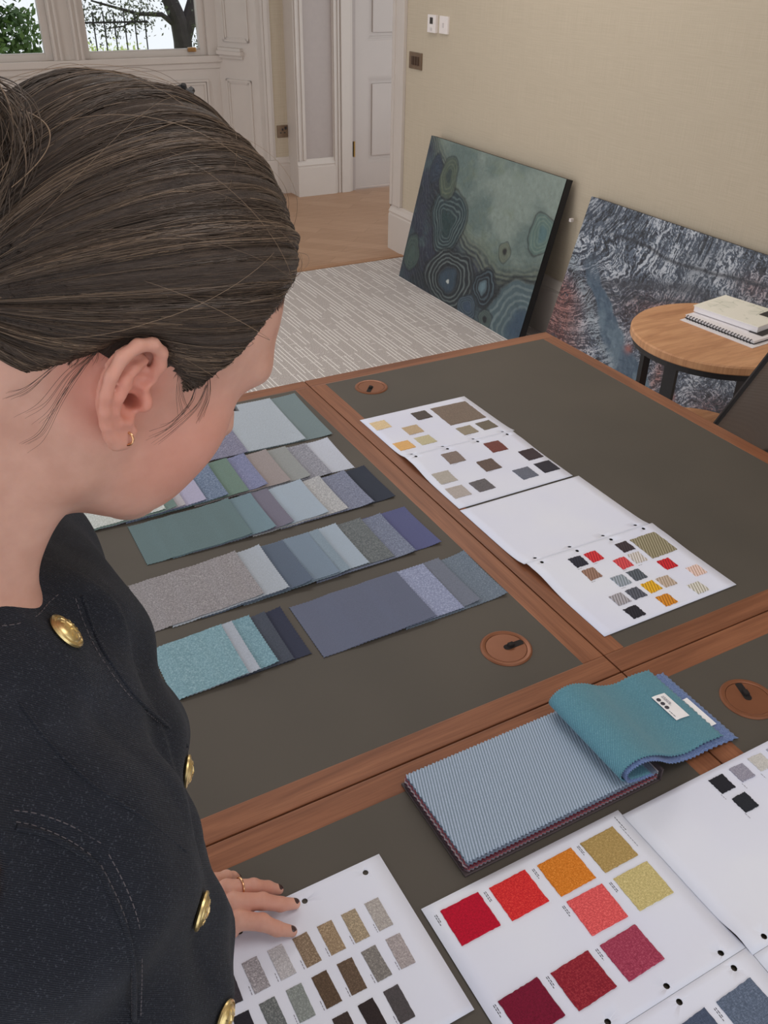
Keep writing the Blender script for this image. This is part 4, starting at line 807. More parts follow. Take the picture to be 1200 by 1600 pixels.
def head_sdf(Q):
    q = Q.copy(); q[:, 1] = -np.abs(q[:, 1])
    d = ell(q, EC, ES)
    d = smin(d, ell(q, (.030, 0, .030), (.062, .063, .070)), .02)
    d = smin(d, ell(q, (.030, 0, -.028), (.052, .055, .054)), .02)
    d = smin(d, cone(q, (.004, -.055, -.028), (.000, -.050, -.052), .016, .014), .02)
    d = smin(d, cone(q, (.000, -.050, -.052), (.057, -.016, -.075), .014, .015), .022)
    d = smin(d, ell(q, (.050, -.040, -.014), (.028, .027, .030)), .02)
    d = smin(d, ell(q, (.042, -.036, -.044), (.030, .024, .032)), .02)
    d = smin(d, ell(q, (.069, 0, -.075), (.016, .019, .015)), .018)
    d = smin(d, cone(q, (.042, 0, -.064), (-.008, 0, -.082), .024, .036), .022)
    d = smin(d, ell(q, (.074, -.026, .036), (.018, .027, .013)), .014)
    d = smax(d, -ell(q, (.098, -.036, .013), (.022, .020, .014)), .012)
    d = smin(d, sph(q, (.0655, -.031, .013), .0138), .004)
    d = smin(d, cone(q, (.088, 0, .018), (.104, 0, -.014), .008, .009), .010)
    d = smin(d, ell(q, (.094, -.011, -.018), (.010, .007, .0075)), .006)
    d = smin(d, ell(q, (.073, 0, -.042), (.018, .028, .020)), .012)
    d = smin(d, ell(q, (.0905, 0, -.0415), (.006, .022, .0045)), .004); d = smin(d, ell(q, (.088, 0, -.0505), (.0065, .019, .005)), .004)
    d = smax(d, -ell(q, (.0985, 0, -.046), (.010, .024, .0012)), .002)
    near = np.linalg.norm(q - EA, axis=1) < .075
    if near.any():
        e = ear(q[near]); dn = smin(d[near], e, .005); can = cone((q[near] - EA) @ ER / ESC, (.0045, -.007, .012), (.0085, -.006, -.012), .0040, .0034); d[near] = smax(dn, -can, .002)
    return d
NB = np.array([-.070, .484, 1.345])
SHR = np.array([-.105, .305, 1.325]); SHL = np.array([-.006, .640, 1.280]); ELR = np.array([-.33, .215, 1.13]); WRR = np.array([-.215, .180, .93])
ELL_ = np.array([.005, .735, 1.025]); WRL = np.array([.060, .598, .785])
CH = np.array([-.038, .450, 1.195]); WA = np.array([-.021, .405, 1.050]); PV = np.array([-.090, .365, .915])
up_ = (NB - PV) / np.linalg.norm(NB - PV); lat = (SHL - SHR); lat -= up_ * (lat @ up_); lat /= np.linalg.norm(lat); fr = np.cross(lat, up_) * 1.0
fr = np.cross(lat, up_); fr = fr if fr[0] > 0 else -fr; TR = np.stack([fr, lat, up_], 1)
def torso_sdf(P, g=0.0, loose=0.0):
    d = ell(P, CH, (.098 + g, .148 + g, .175 + g), TR)
    d = smin(d, ell(P, CH + fr * .055 + lat * .068 - up_ * .012, (.058 + g, .062 + g, .064 + g), TR), .035)
    d = smin(d, ell(P, CH + fr * .055 - lat * .068 - up_ * .012, (.058 + g, .062 + g, .064 + g), TR), .035)
    d = smin(d, ell(P, WA, (.086 + g + loose, .122 + g + loose, .13 + g), TR), .05)
    d = smin(d, ell(P, PV, (.108 + g + loose, .160 + g + loose, .13 + g), TR), .05)
    d = smin(d, cone(P, SHR, NB + np.array([0, -.03, -.03]), .045 + g, .052 + g), .04)
    d = smin(d, cone(P, SHL, NB + np.array([0, .03, -.03]), .045 + g, .052 + g), .04)
    d = smin(d, cone(P, np.array([.028, .605, 1.262]), np.array([.024, .520, 1.268]), .046 + g, .046 + g), .04)
    return d
HN = [((.128, .563, .772), (.140, .562, .779), (.1635, .5545, .768), (.177, .545, .759), (.1925, .5400, .7495)),
      ((.125, .580, .774), (.142, .5825, .782), (.173, .576, .771), (.192, .570, .760), (.2090, .5690, .7500)),
      ((.124, .598, .774), (.141, .604, .780), (.171, .5985, .770), (.187, .596, .760), (.1990, .5945, .7500)),
      ((.118, .612, .771), (.132, .6235, .775), (.148, .6265, .768), (.156, .6290, .759), (.1620, .6310, .7500))]
HN = [[(x, y, z - .0016) for x, y, z in f] for f in HN]
HRd = [(.0115, .0106, .0092, .0080, .0062), (.0115, .0108, .0092, .0080, .0063), (.0112, .0102, .0087, .0076, .0060), (.0100, .0086, .0070, .0062, .0050)]
def hand_sdf(P):
    d = cone(P, WRL, (.092, .596, .775), .0235, .018)
    palm = cone(P, (.078, .588, .774), (.128, .568, .767), .0165, .0125); palm = smin(palm, cone(P, (.076, .594, .775), (.130, .584, .769), .0165, .013), .012)
    palm = smin(palm, cone(P, (.076, .602, .774), (.128, .602, .768), .016, .0125), .012); palm = smin(palm, cone(P, (.074, .607, .772), (.120, .616, .764), .014, .0115), .012)
    d = smin(d, palm, .015)
    for f, r_ in zip(HN, HRd):
        d = smin(d, poly(P, f, r_, .003), .0045)
        dp = np.array(f[2]); d = smin(d, sph(P, dp + (0, 0, .001), r_[2] * 1.0), .002)
    th = poly(P, [(.085, .575, .768), (.108, .545, .758), (.128, .530, .7525), (.140, .527, .7495)], [.014, .0105, .0085, .0065], .004) if False else poly(P, [(.082, .585, .766), (.103, .570, .757), (.122, .566, .752), (.134, .568, .7500)], [.013, .0100, .0080, .0060], .004)
    d = smin(d, th, .008)
    return d
def body_sdf(P):
    out = np.full(len(P), 9.)
    hp = w2h(P); m = np.linalg.norm(hp - (0, 0, .02), axis=1) < .24
    if m.any(): out[m] = head_sdf(hp[m])
    neck = cone(P, h2w((-.034, 0, -.030)), NB, .048, .053); neck = smin(neck, cone(P, h2w((-.050, 0, .0)), NB + (-.01, 0, 0), .045, .052), .02)
    for s_ in (-1, 1): neck = smin(neck, cone(P, h2w((-.018, .050 * s_, -.030)), NB + np.array([.052, .022 * s_, -.035]), .012, .010), .022)
    out = smin(out, neck, .022)
    out = smin(out, torso_sdf(P), .035)
    out = smin(out, cone(P, SHR, ELR, .047, .038), .02); out = smin(out, cone(P, ELR, WRR, .038, .024), .01); out = smin(out, cone(P, SHL, ELL_, .045, .036), .02)
    out = smin(out, cone(P, ELL_, WRL, .037, .0235), .01); m = (P[:, 2] < .86) & (P[:, 0] > .0)
    if m.any(): out[m] = smin(out[m], hand_sdf(P[m]), .01)
    rh = WRR + np.array([.02, .01, -.05]); out = smin(out, ell(P, rh, (.026, .016, .050)), .02)
    for k in range(4): out = smin(out, cone(P, rh + np.array([-.012 + .012 * k, .002, -.035]), rh + np.array([.010 + .014 * k, .014, -.085 + .006 * k]), .0085, .0068), .004)
    for s_, hx in ((-1, .0), (1, .0)):
        hipc = PV + lat * .085 * s_ - up_ * .05; kn = np.array([-.14, hipc[1], .47]); an = np.array([-.17, hipc[1], .085]); leg = smin(cone(P, hipc, kn, .082, .056), cone(P, kn, an, .054, .036), .02)
        leg = smin(leg, ell(P, an + (.06, 0, -.050), (.115, .040, .032)), .02); out = smin(out, leg, .03)
    return out
def make_skin():
    m, t, b = newmat('fair_skin'); v = coords(t); f = noise(t, v, 35, 4); g = noise(t, v, 420, 2)
    c = ramp(t, f, [(.3, sc(176, 131, 114)), (.7, sc(193, 149, 132))])
    tc = N(t, 'TexCoord'); earw = h2w(EA); red = None
    for p, r_, s_ in ((earw, .042, .75), (h2w((.05, -.05, -.02)), .06, .45), ((.17, .575, .765), .06, .3)):
        vd = N(t, 'VectorMath', operation='DISTANCE'); t.links.new(tc.outputs['Object'], vd.inputs[0]); vd.inputs[1].default_value = tuple(float(x) for x in p)
        x = mth(t, 'MULTIPLY', ramp(t, mth(t, 'DIVIDE', vd.outputs['Value'], r_), [(.35, (1, 1, 1, 1)), (1, (0, 0, 0, 1))]), s_); red = x if red is None else mth(t, 'MAXIMUM', red, x)
    c = mixc(t, red, c, sc(194, 124, 107)); t.links.new(c, b.inputs['Base Color']); b.inputs['Roughness'].default_value = .5; b.inputs['Specular IOR Level'].default_value = .35
    b.inputs['Subsurface Weight'].default_value = .25; b.inputs['Subsurface Radius'].default_value = (.9, .4, .2); b.inputs['Subsurface Scale'].default_value = .004; bump(t, b, g, .12, .0006); return m
M_skin = make_skin()
person = empty('person', (-.13, .355, 0), 0, 'woman in a dark denim waistcoat leaning over the desk, hair pinned up, head bowed', 'person')
bpy.context.view_layer.update(); POFF = Vector((-.13, .355, 0))
def kid(o, par=None):
    o.parent = par or person
    if par is None: o.location = o.location - POFF
    return o
hd = nets(body_sdf, (-.10, .36, 1.30), (.24, .64, 1.68), .0016)
low = nets(body_sdf, (-.42, .10, -.01), (.12, .86, 1.304), .005)
hnd = nets(body_sdf, (.05, .50, .735), (.225, .66, .80), .0011)
keep = ~((low[0][:, 2] < .799) & (low[0][:, 0] > .052) & (low[0][:, 1] > .5)); fm = keep[low[1]].all(1); low = (low[0], low[1][fm])
body = kid(joined('body', [hd, low, hnd], M_skin))
M_nail = plain('dark_nail_polish', (58, 34, 34), .15, spec=.7, var=.02)
for f, r_ in zip(HN, HRd):
    a, b_ = Vector(f[3]), Vector(f[4]); d = (b_ - a).normalized(); o_ = B(); upv = Vector((0, 0, 1)); upv = (upv - d * upv.dot(d)).normalized(); sd = d.cross(upv)
    c0 = b_ + upv * (r_[4] * .38) - d * .0018; M = Matrix(((d.x, sd.x, upv.x, c0.x), (d.y, sd.y, upv.y, c0.y), (d.z, sd.z, upv.z, c0.z), (0, 0, 0, 1)))
    bmesh.ops.create_uvsphere(o_.bm, u_segments=20, v_segments=12, radius=1, matrix=M @ Matrix.Diagonal((.0068, r_[4] * .80, r_[4] * .72, 1))); kid(o_.done('fingernail', M_nail, None, smooth=True))
M_gold = plain('rose_gold', (206, 160, 120), .22, 1, .03)
o_ = B(); o_.tube([(.1560 + .0034 * math.sin(a), .6013 + .0107 * math.cos(a), .7738 + .0103 * math.sin(a)) for a in np.linspace(0, 2 * math.pi, 33)], .0010, 8, caps=False); kid(o_.done('ring', M_gold, None, smooth=True, label='thin gold ring on the third finger'))
def eary(*e): return h2w(EA + ER @ np.array(e) * ESC)
o_ = B(); o_.tube([eary(.004 + .0036 * math.cos(a) * .5, -.0280 + .0040 * math.sin(a), .0080 + .0038 * math.cos(a)) for a in np.linspace(-2.4, 2.4, 22)], .0007, 8); kid(o_.done('earring', M_gold, None, smooth=True, label='tiny gold hoop in the ear lobe'))

# ---- hair: sleek cap combed back to a knot, plus separate strands
BU = np.array([-.104, -.004, .052])
_ph = np.radians([0, 21, 38, 47, 54, 59, 64, 68, 73, 82, 92, 101, 110, 118, 130, 150, 180]); _zh = np.array([.092, .091, .083, .073, .056, .040, .027, .012, .020, .026, .036, .034, .016, .003, -.014, -.030, -.040])
def sdir(phi):
    """unit direction (in ellipsoid space) of the hairline at azimuth phi (0 = front, positive = her right)"""
    phi = np.asarray(phi, float); a = np.abs((phi + np.pi) % (2 * np.pi) - np.pi); z = np.interp(a, _ph, _zh); zz = (z - EC[2]) / ES[2]; zz = np.clip(zz, -.98, .98); rr_ = np.sqrt(1 - zz ** 2)
    # azimuth in metric space -> ellipsoid space
    x, y = np.cos(phi) * ES[1], -np.sin(phi) * ES[0]; n = np.hypot(x, y); return np.stack([rr_ * x / n, rr_ * y / n, zz], -1)
bd = (BU - EC) / EH; bd /= np.linalg.norm(bd)
def hairsurf(d, lift=0.0, psi=None, s=0.0, hide=False):
    """point over the skull in direction d (unit, ellipsoid space); thin at the hairline, full above it"""
    phi = np.arctan2(-d[..., 1] * EH[1], d[..., 0] * EH[0]); side = np.abs(phi); z = EC[2] + d[..., 2] * ES[2]; dz = z - np.interp(side, _ph, _zh)
    wd = np.interp(side, [.5, .9, 1.2, 2.0, 3.1], [.016, .024, .030, .026, .034]); t = np.clip(dz / wd, 0, 1); t = np.sqrt(1 - (1 - t) ** 2)[..., None]; er = (ES + .0012) * (1 - t) + EH * t
    cl = 0.0 if psi is None else (.0012 * np.sin(psi * 41 + 3 * np.sin(psi * 9) + s * 2.2) + .0008 * np.sin(psi * 97 + s * 4) + .0012 * np.sin(psi * 17 - s * 3)) * np.clip(dz / .02, 0, 1)
    L = np.asarray(lift) + cl
    if hide: L = np.where(dz < -.0008, -.009, L)
    return EC + d * er + d * np.broadcast_to(L, dz.shape)[..., None]
def nd(p): d = (np.array(p) - EC) / EH; return d / np.linalg.norm(d)
PA_, PB_ = nd((.088, .050, .070)), nd((-.092, -.030, -.002)); CH_ = PB_ - PA_; CH_ /= np.linalg.norm(CH_); N1 = np.cross(CH_, [0, 0, 1]); N1 /= np.linalg.norm(N1); N2 = np.cross(CH_, N1)
def sweepdir(psi, s):
    """circle through both poles in the plane turned by psi"""
    n = np.cos(psi)[..., None] * N1 + np.sin(psi)[..., None] * N2; c = n * (n @ PA_)[..., None]; u_ = PA_ - c; r = np.linalg.norm(u_, axis=-1, keepdims=True); u_ = u_ / r; v_ = np.cross(n, u_); b__ = PB_ - c
    ang = np.arctan2((b__ * v_).sum(-1), (b__ * u_).sum(-1)) % (2 * np.pi); a_ = (ang * s)[..., None]; return c + r * (u_ * np.cos(a_) + v_ * np.sin(a_))
def psi_of(d):
    n = np.cross(PA_ - d, PB_ - d); return np.arctan2(n @ N2, n @ N1)
def hairpt(phi, s, lift=0.0):
    a = sdir(phi); om = np.arccos(np.clip(a @ bd, -1, 1))[..., None]; s_ = np.asarray(s, float)[..., None]; d = (np.sin((1 - s_) * om) * a + np.sin(s_ * om) * bd) / np.sin(om)
    return hairsurf(d, lift), d
def make_hair(name, lo_, mid_, hi_, strand):
    m, t, b = newmat(name)
    if strand:
        at = N(t, 'Attribute', attribute_name='tint'); f = at.outputs['Fac']
    else:
        f = noise(t, coords(t, (95, 1.6, 1), 'UV'), 6, 4, .65); bump(t, b, noise(t, coords(t, (150, 1.2, 1), 'UV'), 7, 4, .7), .8, .002)
    t.links.new(ramp(t, f, [(.0 if strand else .3, sc(*lo_)), (.5, sc(*mid_)), (1.0 if strand else .7, sc(*hi_))]), b.inputs['Base Color'])
    b.inputs['Roughness'].default_value = .42; b.inputs['Specular IOR Level'].default_value = .45; b.inputs['Anisotropic'].default_value = .5; return m
M_hairA = make_hair('brown_hair', (46, 36, 30), (60, 48, 41), (82, 67, 56), False); M_hairB = make_hair('brown_hair_strand', (42, 33, 28), (74, 60, 50), (142, 118, 96), True)
nphi, ns_ = 560, 70; PH, SS = np.meshgrid(np.linspace(-np.pi, np.pi, nphi, endpoint=False), np.linspace(0, .97, ns_), indexing='ij'); hv_, hd_ = hairpt(PH.ravel(), SS.ravel()); hps = psi_of(hd_); hv = h2w(hairsurf(hd_, -.0006, hps, 0.0)); hss = np.clip(((hd_ - PA_) @ CH_) / np.linalg.norm(PB_ - PA_), 0, 1); i = np.arange(nphi * ns_).reshape(nphi, ns_); j = np.roll(i, -1, 0)
F = np.stack([i[:, :-1], j[:, :-1], j[:, 1:], i[:, 1:]], -1).reshape(-1, 4); me = npmesh('hair', hv, F)
uvl = me.uv_layers.new(name='uv'); vi = np.empty(len(me.loops), np.int32); me.loops.foreach_get('vertex_index', vi); uvv = np.stack([hps / (2 * np.pi), hss], -1)[vi]; fx = uvv.reshape(-1, 4, 2); wrap = (fx[:, :, 0].max(1) - fx[:, :, 0].min(1)) > .5; fx[wrap, :, 0] = np.where(fx[wrap, :, 0] > .2, fx[wrap, :, 0] - 1, fx[wrap, :, 0]); uvl.data.foreach_set('uv', fx.reshape(-1, 2).astype(np.float32).ravel())
hair = link('hair', me, M_hairA); kid(hair)
def strands(name, paths, radii, tints, mat, parent):
    """paths (n,k,3) world"""
    n, k, _ = paths.shape; T = np.gradient(paths, axis=1); T /= np.linalg.norm(T, axis=2, keepdims=True) + 1e-12; ref = np.array([.3, .2, .93]); a = np.cross(T, ref); a /= np.linalg.norm(a, axis=2, keepdims=True) + 1e-9; b_ = np.cross(T, a)
    r_ = radii[:, None, None] * (np.sin(np.linspace(.25, 1, k) * np.pi * .98)[None, :, None] * .6 + .4); V = np.stack([paths + r_ * (a * math.cos(q) + b_ * math.sin(q)) for q in (0, 2.094, 4.189)], 2); idx = np.arange(n * k * 3).reshape(n, k, 3); nx = np.roll(idx, -1, 2)
    F = np.stack([idx[:, :-1], nx[:, :-1], nx[:, 1:], idx[:, 1:]], -1).reshape(-1, 4); me = npmesh(name, V.reshape(-1, 3), F); at = me.attributes.new('tint', 'FLOAT', 'POINT'); at.data.foreach_set('value', np.repeat(tints, k * 3).astype(np.float32)); o = link(name, me, mat, parent); return o
hr = np.random.default_rng(12); nst = 13000; k = 22
ps = hr.uniform(-np.pi, np.pi, nst); s0 = hr.choice([0, 1], nst, p=[.45, .55]) * hr.uniform(0, .7, nst); s1_ = np.minimum(1, s0 + hr.uniform(.25, 1, nst)); ss = s0[:, None] + (s1_ - s0)[:, None] * np.linspace(0, 1, k)
dps = hr.normal(0, .03, nst)[:, None] * np.linspace(-1, 1, k) + hr.normal(0, .012, nst)[:, None] * np.sin(np.linspace(0, np.pi, k) * 2); pp = (ps[:, None] + dps).ravel()
lift = hr.uniform(-.0003, .0010, nst)[:, None] + np.zeros(k); P_ = h2w(hairsurf(sweepdir(pp, ss.ravel()), lift.ravel(), pp, 0.0, True)).reshape(nst, k, 3); tint = np.clip(hr.normal(.40, .15, nst) + .10 * np.sin(ps * 31) , 0, 1)
strands('hair_strands', P_, hr.uniform(.00014, .00034, nst), tint, M_hairB, hair)
nf = 150; ps = hr.uniform(-np.pi, np.pi, nf); ss = hr.uniform(0, .5, nf)[:, None] + hr.uniform(.2, .5, nf)[:, None] * np.linspace(0, 1, k); lift = hr.gamma(2, .0018, nf)[:, None] * np.sin(np.linspace(.0, 1, k) * np.pi) ** .8; dph = hr.normal(0, .22, nf)[:, None] * np.linspace(-1, 1, k)
pp = (ps[:, None] + dph).ravel(); P_ = h2w(hairsurf(sweepdir(pp, ss.ravel()), lift.ravel() + .0008, None, 0.0, True)).reshape(nf, k, 3); strands('flyaway_hairs', P_, np.full(nf, .00013), hr.uniform(.6, 1, nf), M_hairB, hair)
# wisps by the ear and the nape
W_ = [[(-.029, -.071, .016), (-.032, -.071, .004), (-.034, -.070, -.014), (-.034, -.069, -.034), (-.038, -.066, -.044)], [(-.030, -.071, .015), (-.035, -.070, -.002), (-.036, -.068, -.022), (-.039, -.064, -.034)], [(.012, -.077, .026), (.018, -.077, .014), (.026, -.075, .005), (.031, -.073, .001)],
      [(.026, -.077, .020), (.030, -.074, .008), (.026, -.074, -.006), (.018, -.075, -.014)], [(.034, -.074, .022), (.036, -.073, .008), (.030, -.073, -.008), (.024, -.074, -.018)], [(-.040, -.062, .0), (-.046, -.058, -.02), (-.050, -.052, -.03)], [(.030, -.075, .030), (.040, -.071, .016), (.044, -.068, .004), (.046, -.066, -.006)]]
WP = []
for wv in W_:
    c_ = np.array([q for q in smoothp(wv, 8)]); tt = np.linspace(0, 1, len(c_)); ti = np.linspace(0, 1, k)
    base_ = np.stack([np.interp(ti, tt, c_[:, a]) for a in range(3)], -1)
    for q in range(6): off = hr.normal(0, .0030, 3) * np.array([1, .2, 1]); WP.append(h2w(base_ + off * ti[:, None] + np.array([0, -.0012, 0]) + hr.normal(0, .0005, 3)))
strands('loose_wisps', np.array(WP), np.full(len(WP), .00011), hr.uniform(.0, .4, len(WP)), M_hairB, hair)
# fine short hairs softening the hairline
nb_ = 1100; ph = np.concatenate([hr.uniform(.55, 1.32, nb_ // 2), hr.uniform(1.75, 3.0, nb_ // 2)]) ; n_ = len(ph); tt = np.linspace(0, 1, 10); L_ = hr.uniform(.004, .013, n_); BP = []
for p_, l_ in zip(ph, L_):
    zz = np.interp(p_, _ph, _zh) + .004 - tt * l_; az = p_ + tt * hr.normal(.0, .05) + (tt ** 2) * (-.10 if p_ < 1.4 else .05); zn = np.clip((zz - EC[2]) / ES[2], -.98, .98); rr2 = np.sqrt(1 - zn ** 2); x_, y_ = np.cos(az) * ES[1], -np.sin(az) * ES[0]; n2_ = np.hypot(x_, y_)
    dd = np.stack([rr2 * x_ / n2_, rr2 * y_ / n2_, zn], -1); BP.append(EC + dd * (ES + .0016 - .0006 * tt[:, None]))
strands('baby_hairs', h2w(np.array(BP)), np.full(n_, .00010), hr.uniform(0, .5, n_), M_hairB, hair)
# the knot of twisted hair at the back of the crown
kn = []; kt = []
KC = np.array([-.128, -.006, .060]); kax = np.array([-.9, -.1, .25]); kax /= np.linalg.norm(kax); k1 = np.cross(kax, [0, 1, 0]); k1 /= np.linalg.norm(k1); k2 = np.cross(kax, k1)
for q in range(1500):
    a0 = hr.uniform(0, 2 * np.pi); L_ = hr.uniform(1.0, 3.4); aa = a0 + np.linspace(0, L_, k); rt_ = .030 + hr.normal(0, .002); tr = .0165 * math.sqrt(hr.uniform(.25, 1)); tw = hr.uniform(0, 2 * np.pi) + np.linspace(0, L_ * 1.1, k); rad = rt_ + tr * np.cos(tw)
    kn.append(KC + rad[:, None] * (np.cos(aa)[:, None] * k1 + np.sin(aa)[:, None] * k2) + (tr * np.sin(tw) + .006 * np.sin(aa * 2))[:, None] * kax); kt.append(np.clip(hr.normal(.55, .2), 0, 1))
for q in range(55):   # loose ends hanging from the knot on her right
    a = np.array([-.112 + hr.normal(0, .006), -.020 + hr.normal(0, .004), .100 + hr.normal(0, .004)]); e = np.array([-.094 + hr.normal(0, .005), -.055 + hr.normal(0, .004), .058 + hr.normal(0, .014)]); m_ = (a + e) / 2 + np.array([.012, -.016, .020]) + hr.normal(0, .004, 3); ti = np.linspace(0, 1, k)[:, None]
    kn.append((1 - ti) ** 2 * a + 2 * ti * (1 - ti) * m_ + ti ** 2 * e); kt.append(np.clip(hr.normal(.5, .15), 0, 1))
strands('hair_knot', h2w(np.array(kn)), hr.uniform(.0002, .00045, len(kn)), np.array(kt), M_hairB, hair)
core = nets(lambda P: np.hypot(np.hypot((w2h(P) - KC) @ k1, (w2h(P) - KC) @ k2) - .030, (w2h(P) - KC) @ kax) - .0135, h2w(KC) - .07, h2w(KC) + .07, .003); link('knot_core', npmesh('knot_core', *core), plain('dark_hair_core', (48, 36, 28), .6, var=.3, ns=200), hair)
cb = B(); c0 = h2w((-.020, -.002, .1485)); fwv = HR[:, 0]; lv = HR[:, 1]; uv_ = HR[:, 2]
cb.tube([c0 - fwv * .004 - uv_ * .002, c0 + uv_ * .001, c0 + fwv * .005 + uv_ * .001, c0 + fwv * .008 - uv_ * .002], [.002, .003, .0035, .002], 8).tube([c0 + fwv * .004, c0 + fwv * .006 + uv_ * .005 + lv * .002], [.0028, .0018], 6).tube([c0 + fwv * .002, c0 - fwv * .001 + uv_ * .004 - lv * .002], [.0025, .0014], 6)
kid(cb.done('hair_clip', M_black, None, smooth=True, label='small dark hair clip on the crown'))
# eyebrows and lashes on the far side of the face
eb = []
for s_ in (-1, 1):
    for q in range(90):
        t_ = q / 90; x = .0885 - .012 * t_ ** 1.6; y = s_ * (.012 + .034 * t_); z = .034 + .006 * math.sin(t_ * 2.4); p0_ = np.array([x, y, z]); eb.append([p0_ + np.array([-.001, s_ * .0035, .0015]) * u_ + np.array([.0018, 0, 0]) for u_ in np.linspace(0, 1, 6)])
    for q in range(26):
        t_ = q / 26; b0 = np.array([.0795 - .008 * t_, s_ * (.022 + .022 * t_), .007]); eb.append([b0 + np.array([.009, s_ * .003 * t_, -.002 + .004 * u_]) * u_ for u_ in np.linspace(0, 1, 6)])
strands('eyebrows_and_lashes', h2w(np.array(eb)), np.full(len(eb), .00022), np.full(len(eb), .1), M_hairB, hair)

# ---- denim waistcoat
def make_denim():
    m, t, b = newmat('black_blue_denim'); v = coords(t); sl = noise(t, coords(t, (1, 1, 1), 'Object', (.3, .2, .5)), 14, 4, .6); fk = noise(t, v, 900, 2); fl_ = noise(t, v, 320, 2)
    w_ = N(t, 'TexWave', Scale=330.0, Distortion=.6); w_.bands_direction = 'DIAGONAL'; t.links.new(v, w_.inputs['Vector'])
    c = ramp(t, sl, [(.3, sc(20, 21, 27)), (.55, sc(26, 28, 35)), (.78, sc(40, 42, 50))]); c = mixc(t, mth(t, 'MULTIPLY', ramp(t, fk, [(.58, (0, 0, 0, 1)), (.72, (1, 1, 1, 1))]), .35), c, sc(104, 108, 118))
    c = mixc(t, mth(t, 'MULTIPLY', w_.outputs['Fac'], .22), c, sc(60, 64, 76)); t.links.new(c, b.inputs['Base Color']); b.inputs['Roughness'].default_value = .9; b.inputs['Specular IOR Level'].default_value = .15; b.inputs['Sheen Weight'].default_value = .08
    bump(t, b, mth(t, 'ADD', fl_, w_.outputs['Fac']), .5, .0012); return m
M_denim = make_denim()
def cam2w(px, py, dep): return np.array([0, 0, 1.67852]) + dep * (np.array(FW) + np.array(RT) * ((px - 600) / 1363.09) - np.array(UP) * ((py - 800) / 1363.09))
AH = [(SHR + np.array([.034, .020, -.028]), -1), (SHL + np.array([.010, -.012, -.035]), 1)]
def vest_raw(P):
    q = (P - CH) @ TR; g = .010
    d = torso_sdf(P, g, .014)
    wr = .0022 * np.sin(q[:, 2] * 70 + q[:, 1] * 45 + 2 * np.sin(q[:, 1] * 23)) + .0016 * np.sin(q[:, 2] * 38 - q[:, 1] * 80 + 1.3) + .0028 * np.sin(q[:, 2] * 21 + q[:, 1] * 33 + .6)
    return d + wr
def placket(q): return np.abs(q[:, 1] + .004)
def vest_sdf(P):
    q = (P - CH) @ TR; d = vest_raw(P)
    front = q[:, 0] > 0
    pl = (q[:, 1] < .022) & front; d = d - .0022 * sm(.024, .020, q[:, 1]) * sm(-.06, -.045, q[:, 1]) * front          # overlapping front edge
    d = smax(d, -(cone(P, h2w((-.034, 0, -.03)), NB + np.array([.000, 0, -.006]), .052, .060)), .006)
    for (c_, s_) in AH:
        a = c_ - np.array([0, 0, .0]); d = smax(d, -ell(P, a + lat * s_ * .045, (.052, .075, .066), TR), .006)
    d = np.maximum(d, -(vest_raw(P) + .006))       # shell
    hem = PV + up_ * -.02; d = smax(d, -((P - hem) @ up_), .004)
    d = smax(d, (P - (NB + np.array([0, 0, .03]))) @ up_ , .004)
    return d
vest = nets(vest_sdf, (-.30, .12, .84), (.16, .80, 1.46), .0028); vest = kid(joined('denim_waistcoat', [vest], M_denim))
def snap(p, dirn, fn=vest_sdf, n=40):
    """march a ray onto the cloth"""
    p = np.array(p, float); dirn = np.array(dirn) / np.linalg.norm(dirn)
    for _ in range(n): p = p + dirn * max(-.01, min(.03, float(fn(p[None])[0]))) * .8
    return p
def onvest(px, py): return snap(cam2w(px, py, .30), cam2w(px, py, 1) - cam2w(px, py, 0), n=70)
def nrm(p, fn=vest_raw):
    e = 1e-3; g = np.array([float(fn((p + e * v)[None])[0] - fn((p - e * v)[None])[0]) for v in np.eye(3)]); return g / np.linalg.norm(g)
M_brass = plain('gilt_button', (216, 192, 136), .34, 1, .15, ns=300)
def button(pos, n):
    n = Vector(n); qt = n.to_track_quat('Z', 'Y').to_matrix().to_4x4(); M = Matrix.Translation(Vector(pos)) @ qt
    o = B().lathe([(0, .0002), (.0108, .0002), (.0125, .0016), (.0124, .0030), (.0112, .0038), (.0104, .0030), (.0098, .0032), (.0090, .0046), (.0060, .0060), (0, .0066)], 48, M=M).done('button', M_brass, None, smooth=True, label='domed gilt button with an embossed crest')
    kid(o); c = B()
    for a in np.linspace(0, 2 * math.pi, 13)[:-1]: c.tube([M @ Vector((.0055 * math.cos(a), .0055 * math.sin(a), .0059)), M @ Vector((.0078 * math.cos(a), .0078 * math.sin(a), .0051))], .0005, 5)
    c.tube([M @ Vector((-.0015, -.004, .0060)), M @ Vector((0, .001, .0064)), M @ Vector((.0018, .004, .0060))], [.0007, .0011, .0006], 6).tube([M @ Vector((-.003, .001, .0064)), M @ Vector((.003, .0, .0064))], .0007, 5)
    c.done('crest', M_brass, o)
BT = []
for px, py in ((100, 990), (288, 1205), (310, 1422), (348, 1590)):
    p = onvest(px, py); BT.append(p); button(p, nrm(p))
print('BUTTONS', [b_.round(3).tolist() for b_ in BT])
M_thr = plain('dark_topstitch', (86, 80, 84), .9)
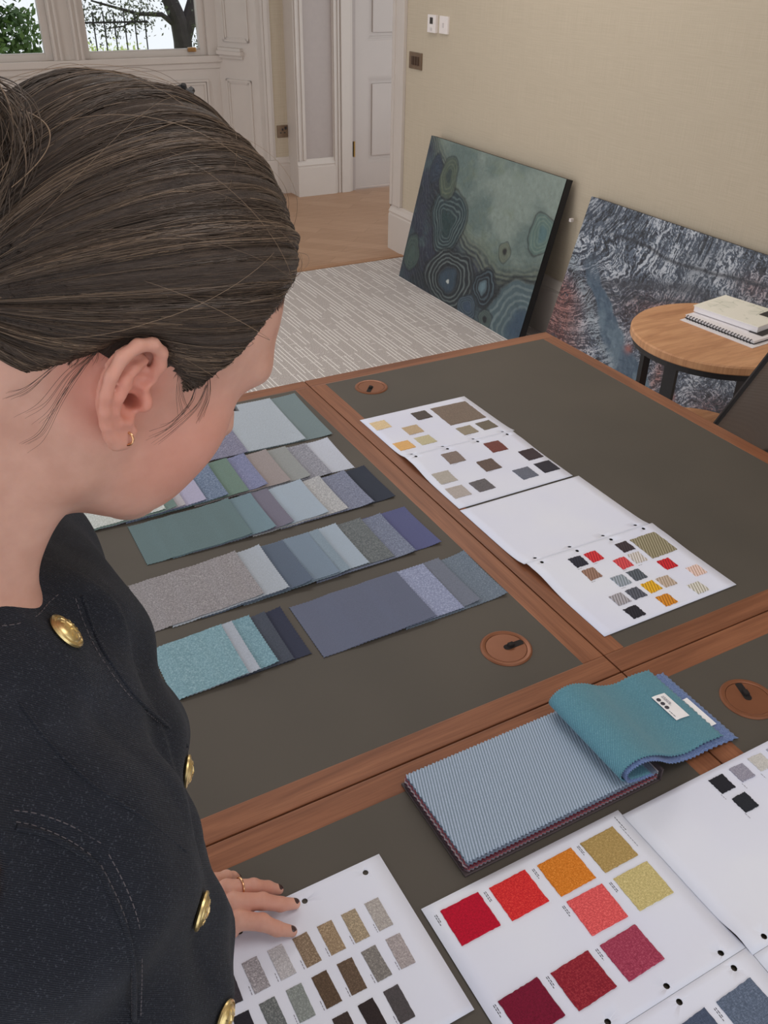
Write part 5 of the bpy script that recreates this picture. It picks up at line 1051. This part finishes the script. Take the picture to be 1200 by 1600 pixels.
def stitches(pxs, name, par, dash=.0024, gap=.0013, r_=.00032):
    pts = [onvest(x, y) for x, y in pxs]; pts = smoothp([tuple(p) for p in pts], 14); b = B(); acc = 0; on = True; seg = [Vector(pts[0])]
    for a, c in zip(pts, pts[1:]):
        a, c = Vector(a), Vector(c); l = (c - a).length
        if l < 1e-7 or l > .03: continue
        n_ = max(1, int(l / .0008))
        for q in range(1, n_ + 1):
            p = a.lerp(c, q / n_); acc += l / n_
            if on: seg.append(p)
            if acc > (dash if on else gap):
                if on and len(seg) > 1: b.tube(seg, r_, 5)
                on = not on; seg = [p]; acc = 0
    return kid(b.done(name, M_thr, None), None)
def seam(pxs, name, r_=.0016, mat=None):
    pts = smoothp([tuple(onvest(x, y)) for x, y in pxs], 8); b = B().tube(pts, r_, 8); return kid(b.done(name, mat or M_denim, None, smooth=True))
for nm, L_ in (('neckline_stitching', [(3, 978), (30, 974), (58, 962), (78, 940), (96, 925)]), ('front_edge_stitching', [(118, 935), (134, 980), (160, 1030), (205, 1090), (255, 1135), (286, 1168)]), ('yoke_stitching', [(22, 1266), (60, 1272), (110, 1290), (165, 1322)]), ('yoke_stitching', [(25, 1284), (60, 1292), (110, 1314), (150, 1342)]), ('side_seam_stitching', [(170, 1335), (196, 1385), (216, 1440), (222, 1500), (220, 1590)]), ('side_seam_stitching', [(158, 1352), (182, 1400), (200, 1450), (206, 1510), (206, 1592)])): stitches(L_, nm, None)
seam([(24, 1292), (62, 1300), (108, 1322), (148, 1350), (172, 1392), (196, 1450), (209, 1510), (210, 1595)], 'side_seam'); seam([(128, 932), (146, 985), (172, 1035), (215, 1092), (262, 1135), (292, 1166)], 'front_edge', .0014)
seam([(30, 1100), (80, 1165), (150, 1230), (220, 1275), (290, 1330)], 'princess_seam', .0010)
# trousers down to the floor
def trousers(P):
    d = np.full(len(P), 9.)
    for s_ in (-1, 1):
        hipc = PV + lat * .085 * s_ - up_ * .05; kn = np.array([-.14, hipc[1], .47]); an = np.array([-.17, hipc[1], .06]); leg = smin(cone(P, hipc, kn, .092, .075), cone(P, kn, an, .074, .075), .03); d = smin(d, leg, .02)
    d = smin(d, ell(P, PV, (.116, .168, .10), TR), .04); d = smax(d, P[:, 2] - .93, .004); return smax(d, .045 - P[:, 2], .003)
tv = nets(trousers, (-.40, .05, .0), (.1, .70, 1.0), .007); kid(joined('trousers', [tv], plain('black_trousers', (30, 30, 34), .9, var=.1)))
for s_ in (-1, 1):
    yy = (PV + lat * .085 * s_)[1]; sh = nets(lambda P: smax(ell(P, (-.10, yy, .040), (.135, .050, .045)), -P[:, 2], .004), (-.26, yy - .08, -.01), (.06, yy + .08, .10), .005); kid(joined('shoe', [sh], plain('black_shoe_leather', (26, 25, 26), .35)))
